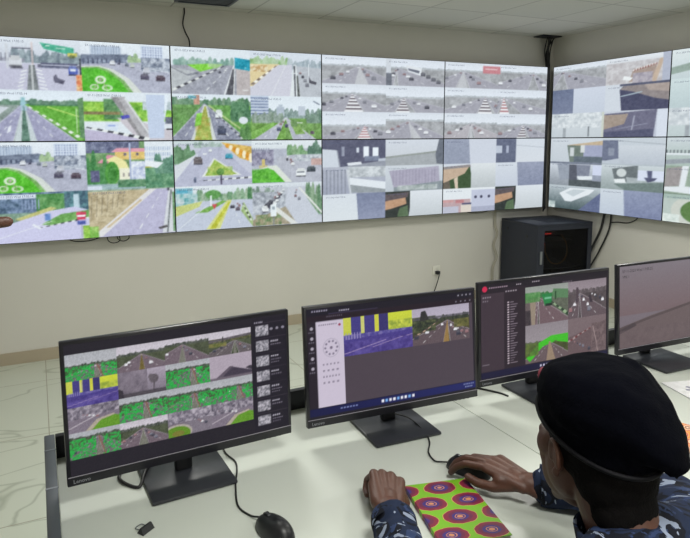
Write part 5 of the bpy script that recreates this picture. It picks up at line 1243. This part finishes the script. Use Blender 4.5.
for k in range(5):
    a = 2 * PI * k / 5 + .3; c_, s_ = math.cos(a), math.sin(a)
    bm = bmesh.new(); tube(bm, [(.02 * c_, .02 * s_, .10), (.15 * c_, .15 * s_, .09), (.27 * c_, .27 * s_, .066)], .016, 8); lg = bmobj('leg', bm, BLACK, e, smooth='all')
    bm = bmesh.new(); bmesh.ops.create_cone(bm, cap_ends=True, segments=18, radius1=.026, radius2=.026, depth=.03, matrix=Matrix.Translation((.27 * c_, .27 * s_, .0265)) @ Matrix.Rotation(a, 4, 'Z') @ Matrix.Rotation(PI / 2, 4, 'Y')); bmobj('castor', bm, RUBBER, lg, smooth=True)

# ---- the other person, standing left of the frame; only a pointing fingertip reaches into the picture
e = empty('person', (-5.48, -4.05, 0), label='standing person at the left edge, only a dark brown pointing fingertip in view', cat='person')
iv2 = Matrix.Translation((5.48, 4.05, 0))
HT2 = Matrix.Translation((-5.46, -4.0, 1.60)) @ Matrix.Rotation(rad(-35), 4, 'Z')
S2R, S2L = lv(-5.33, -4.02, 1.37), lv(-5.66, -4.06, 1.36); E2R, E2L = lv(-5.06, -3.93, 1.33), lv(-5.70, -4.08, 1.08); W2R, W2L = lv(-4.770, -3.80, 1.450), lv(-5.64, -3.96, .86)
def torso2(bm, g):
    capsule(bm, lv(-5.48, -4.05, 1.26), lv(-5.48, -4.05, 1.02), .140 + g, .120 + g, 28, (lv(0, 1, 0), .72)); capsule(bm, lv(-5.57, -4.05, .93), lv(-5.39, -4.05, .93), .10 + g, .10 + g, 24)
    capsule(bm, S2R, lv(-5.48, -4.04, 1.42), .052 + g, .055 + g, 18); capsule(bm, S2L, lv(-5.48, -4.04, 1.42), .052 + g, .055 + g, 18); capsule(bm, lv(-5.60, -4.05, 1.30), lv(-5.37, -4.04, 1.30), .08 + g, .08 + g, 22)
bm = bmesh.new(); head_volumes(bm, HT2); capsule(bm, HT2 @ lv(0, -.028, -.055), lv(-5.48, -4.04, 1.41), .054, .058, 24); torso2(bm, -.012)
for S, E1, W1 in ((S2R, E2R, W2R), (S2L, E2L, W2L)):
    capsule(bm, S, E1, .044, .038, 18); capsule(bm, E1, W1, .038, .0255, 18)
for sx in (-1, 1):
    capsule(bm, lv(-5.48 + sx * .09, -4.05, .9), lv(-5.48 + sx * .10, -4.04, .50), .078, .052, 20); capsule(bm, lv(-5.48 + sx * .10, -4.04, .50), lv(-5.48 + sx * .11, -4.07, .10), .052, .036, 18); capsule(bm, lv(-5.48 + sx * .11, -4.07, .06), lv(-5.48 + sx * .12, -3.93, .04), .034, .03, 16)
H2 = frame(W2R, (.192, .036, .024), (0, .1, 1), rad(0)); hand_mesh(bm, H2, -1, ((.03, .04, .03), (.9, 1.4, .8), (1.0, 1.5, .85), (1.0, 1.5, .85)), [(.018, .020, -.008), (.042, .050, -.016), (.034, .082, -.030), (.008, .094, -.036)], spread=.2)
H3 = frame(W2L, (.02, .04, -.12), (-1, 0, .1), 0); hand_mesh(bm, H3, 1, ((.3, .3, .2), (.32, .35, .25), (.38, .4, .25), (.42, .4, .3)), [(.018, .020, -.008), (.044, .052, -.014), (.050, .082, -.018), (.050, .104, -.022)])
for v in bm.verts: v.co = iv2 @ v.co
fuse('body', bm, .0032, 3, SKIN, e)
for s in (-1, 1):
    bm = bmesh.new(); ellipsoid(bm, (s * .031, .071, .002), (.0125, .0125, .0125), iv2 @ HT2); ey = bmobj('eye', bm, EYE, e, smooth='all')
    bm = bmesh.new(); ellipsoid(bm, (s * .031, .0795, .001), (.0058, .0050, .0058), iv2 @ HT2); bmobj('iris', bm, IRIS, ey, smooth='all')
bm = bmesh.new(); ellipsoid(bm, (0, -.026, .040), (.0785, .094, .085))
bmesh.ops.bisect_plane(bm, geom=bm.verts[:] + bm.edges[:] + bm.faces[:], plane_co=(0, .05, .03), plane_no=(0, 1, -.8), clear_outer=True); bmesh.ops.holes_fill(bm, edges=bm.edges)
for v in bm.verts: v.co = iv2 @ HT2 @ v.co
fuse('hair', bm, .004, 2, HAIR, e, wobble=.0012, wscale=120)
bm = bmesh.new(); torso2(bm, .012)
for S, E1, W1 in ((S2R, E2R, W2R), (S2L, E2L, W2L)): capsule(bm, S, E1, .060, .052, 22); capsule(bm, E1, E1.lerp(W1, .85), .054, .040, 22)
for v in bm.verts: v.co = iv2 @ v.co
fuse('shirt', bm, .006, 4, mat('blue_grey_cloth', (60, 68, 84), .9, var=.05), e, wobble=.006, wscale=13)
bm = bmesh.new(); capsule(bm, lv(-5.56, -4.05, .92), lv(-5.40, -4.05, .92), .115, .115, 24)
for sx in (-1, 1): capsule(bm, lv(-5.48 + sx * .09, -4.05, .9), lv(-5.48 + sx * .10, -4.04, .50), .095, .072, 22); capsule(bm, lv(-5.48 + sx * .10, -4.04, .50), lv(-5.48 + sx * .11, -4.07, .10), .072, .060, 20)
for v in bm.verts: v.co = iv2 @ v.co
fuse('trousers', bm, .008, 4, mat('dark_trouser_cloth', (30, 31, 38), .9), e, wobble=.005, wscale=12)
for sx in (-1, 1):
    bm = bmesh.new(); x = -5.48 + sx * .115; capsule(bm, lv(x, -4.09, .052), lv(x + sx * .01, -3.93, .042), .046, .04, 18); box(bm, (x - .045, -4.13, .002), (x + .045, -3.90, .03), .01)
    for v in bm.verts: v.co = iv2 @ v.co
    fuse('shoe', bm, .005, 3, BLACK, e)
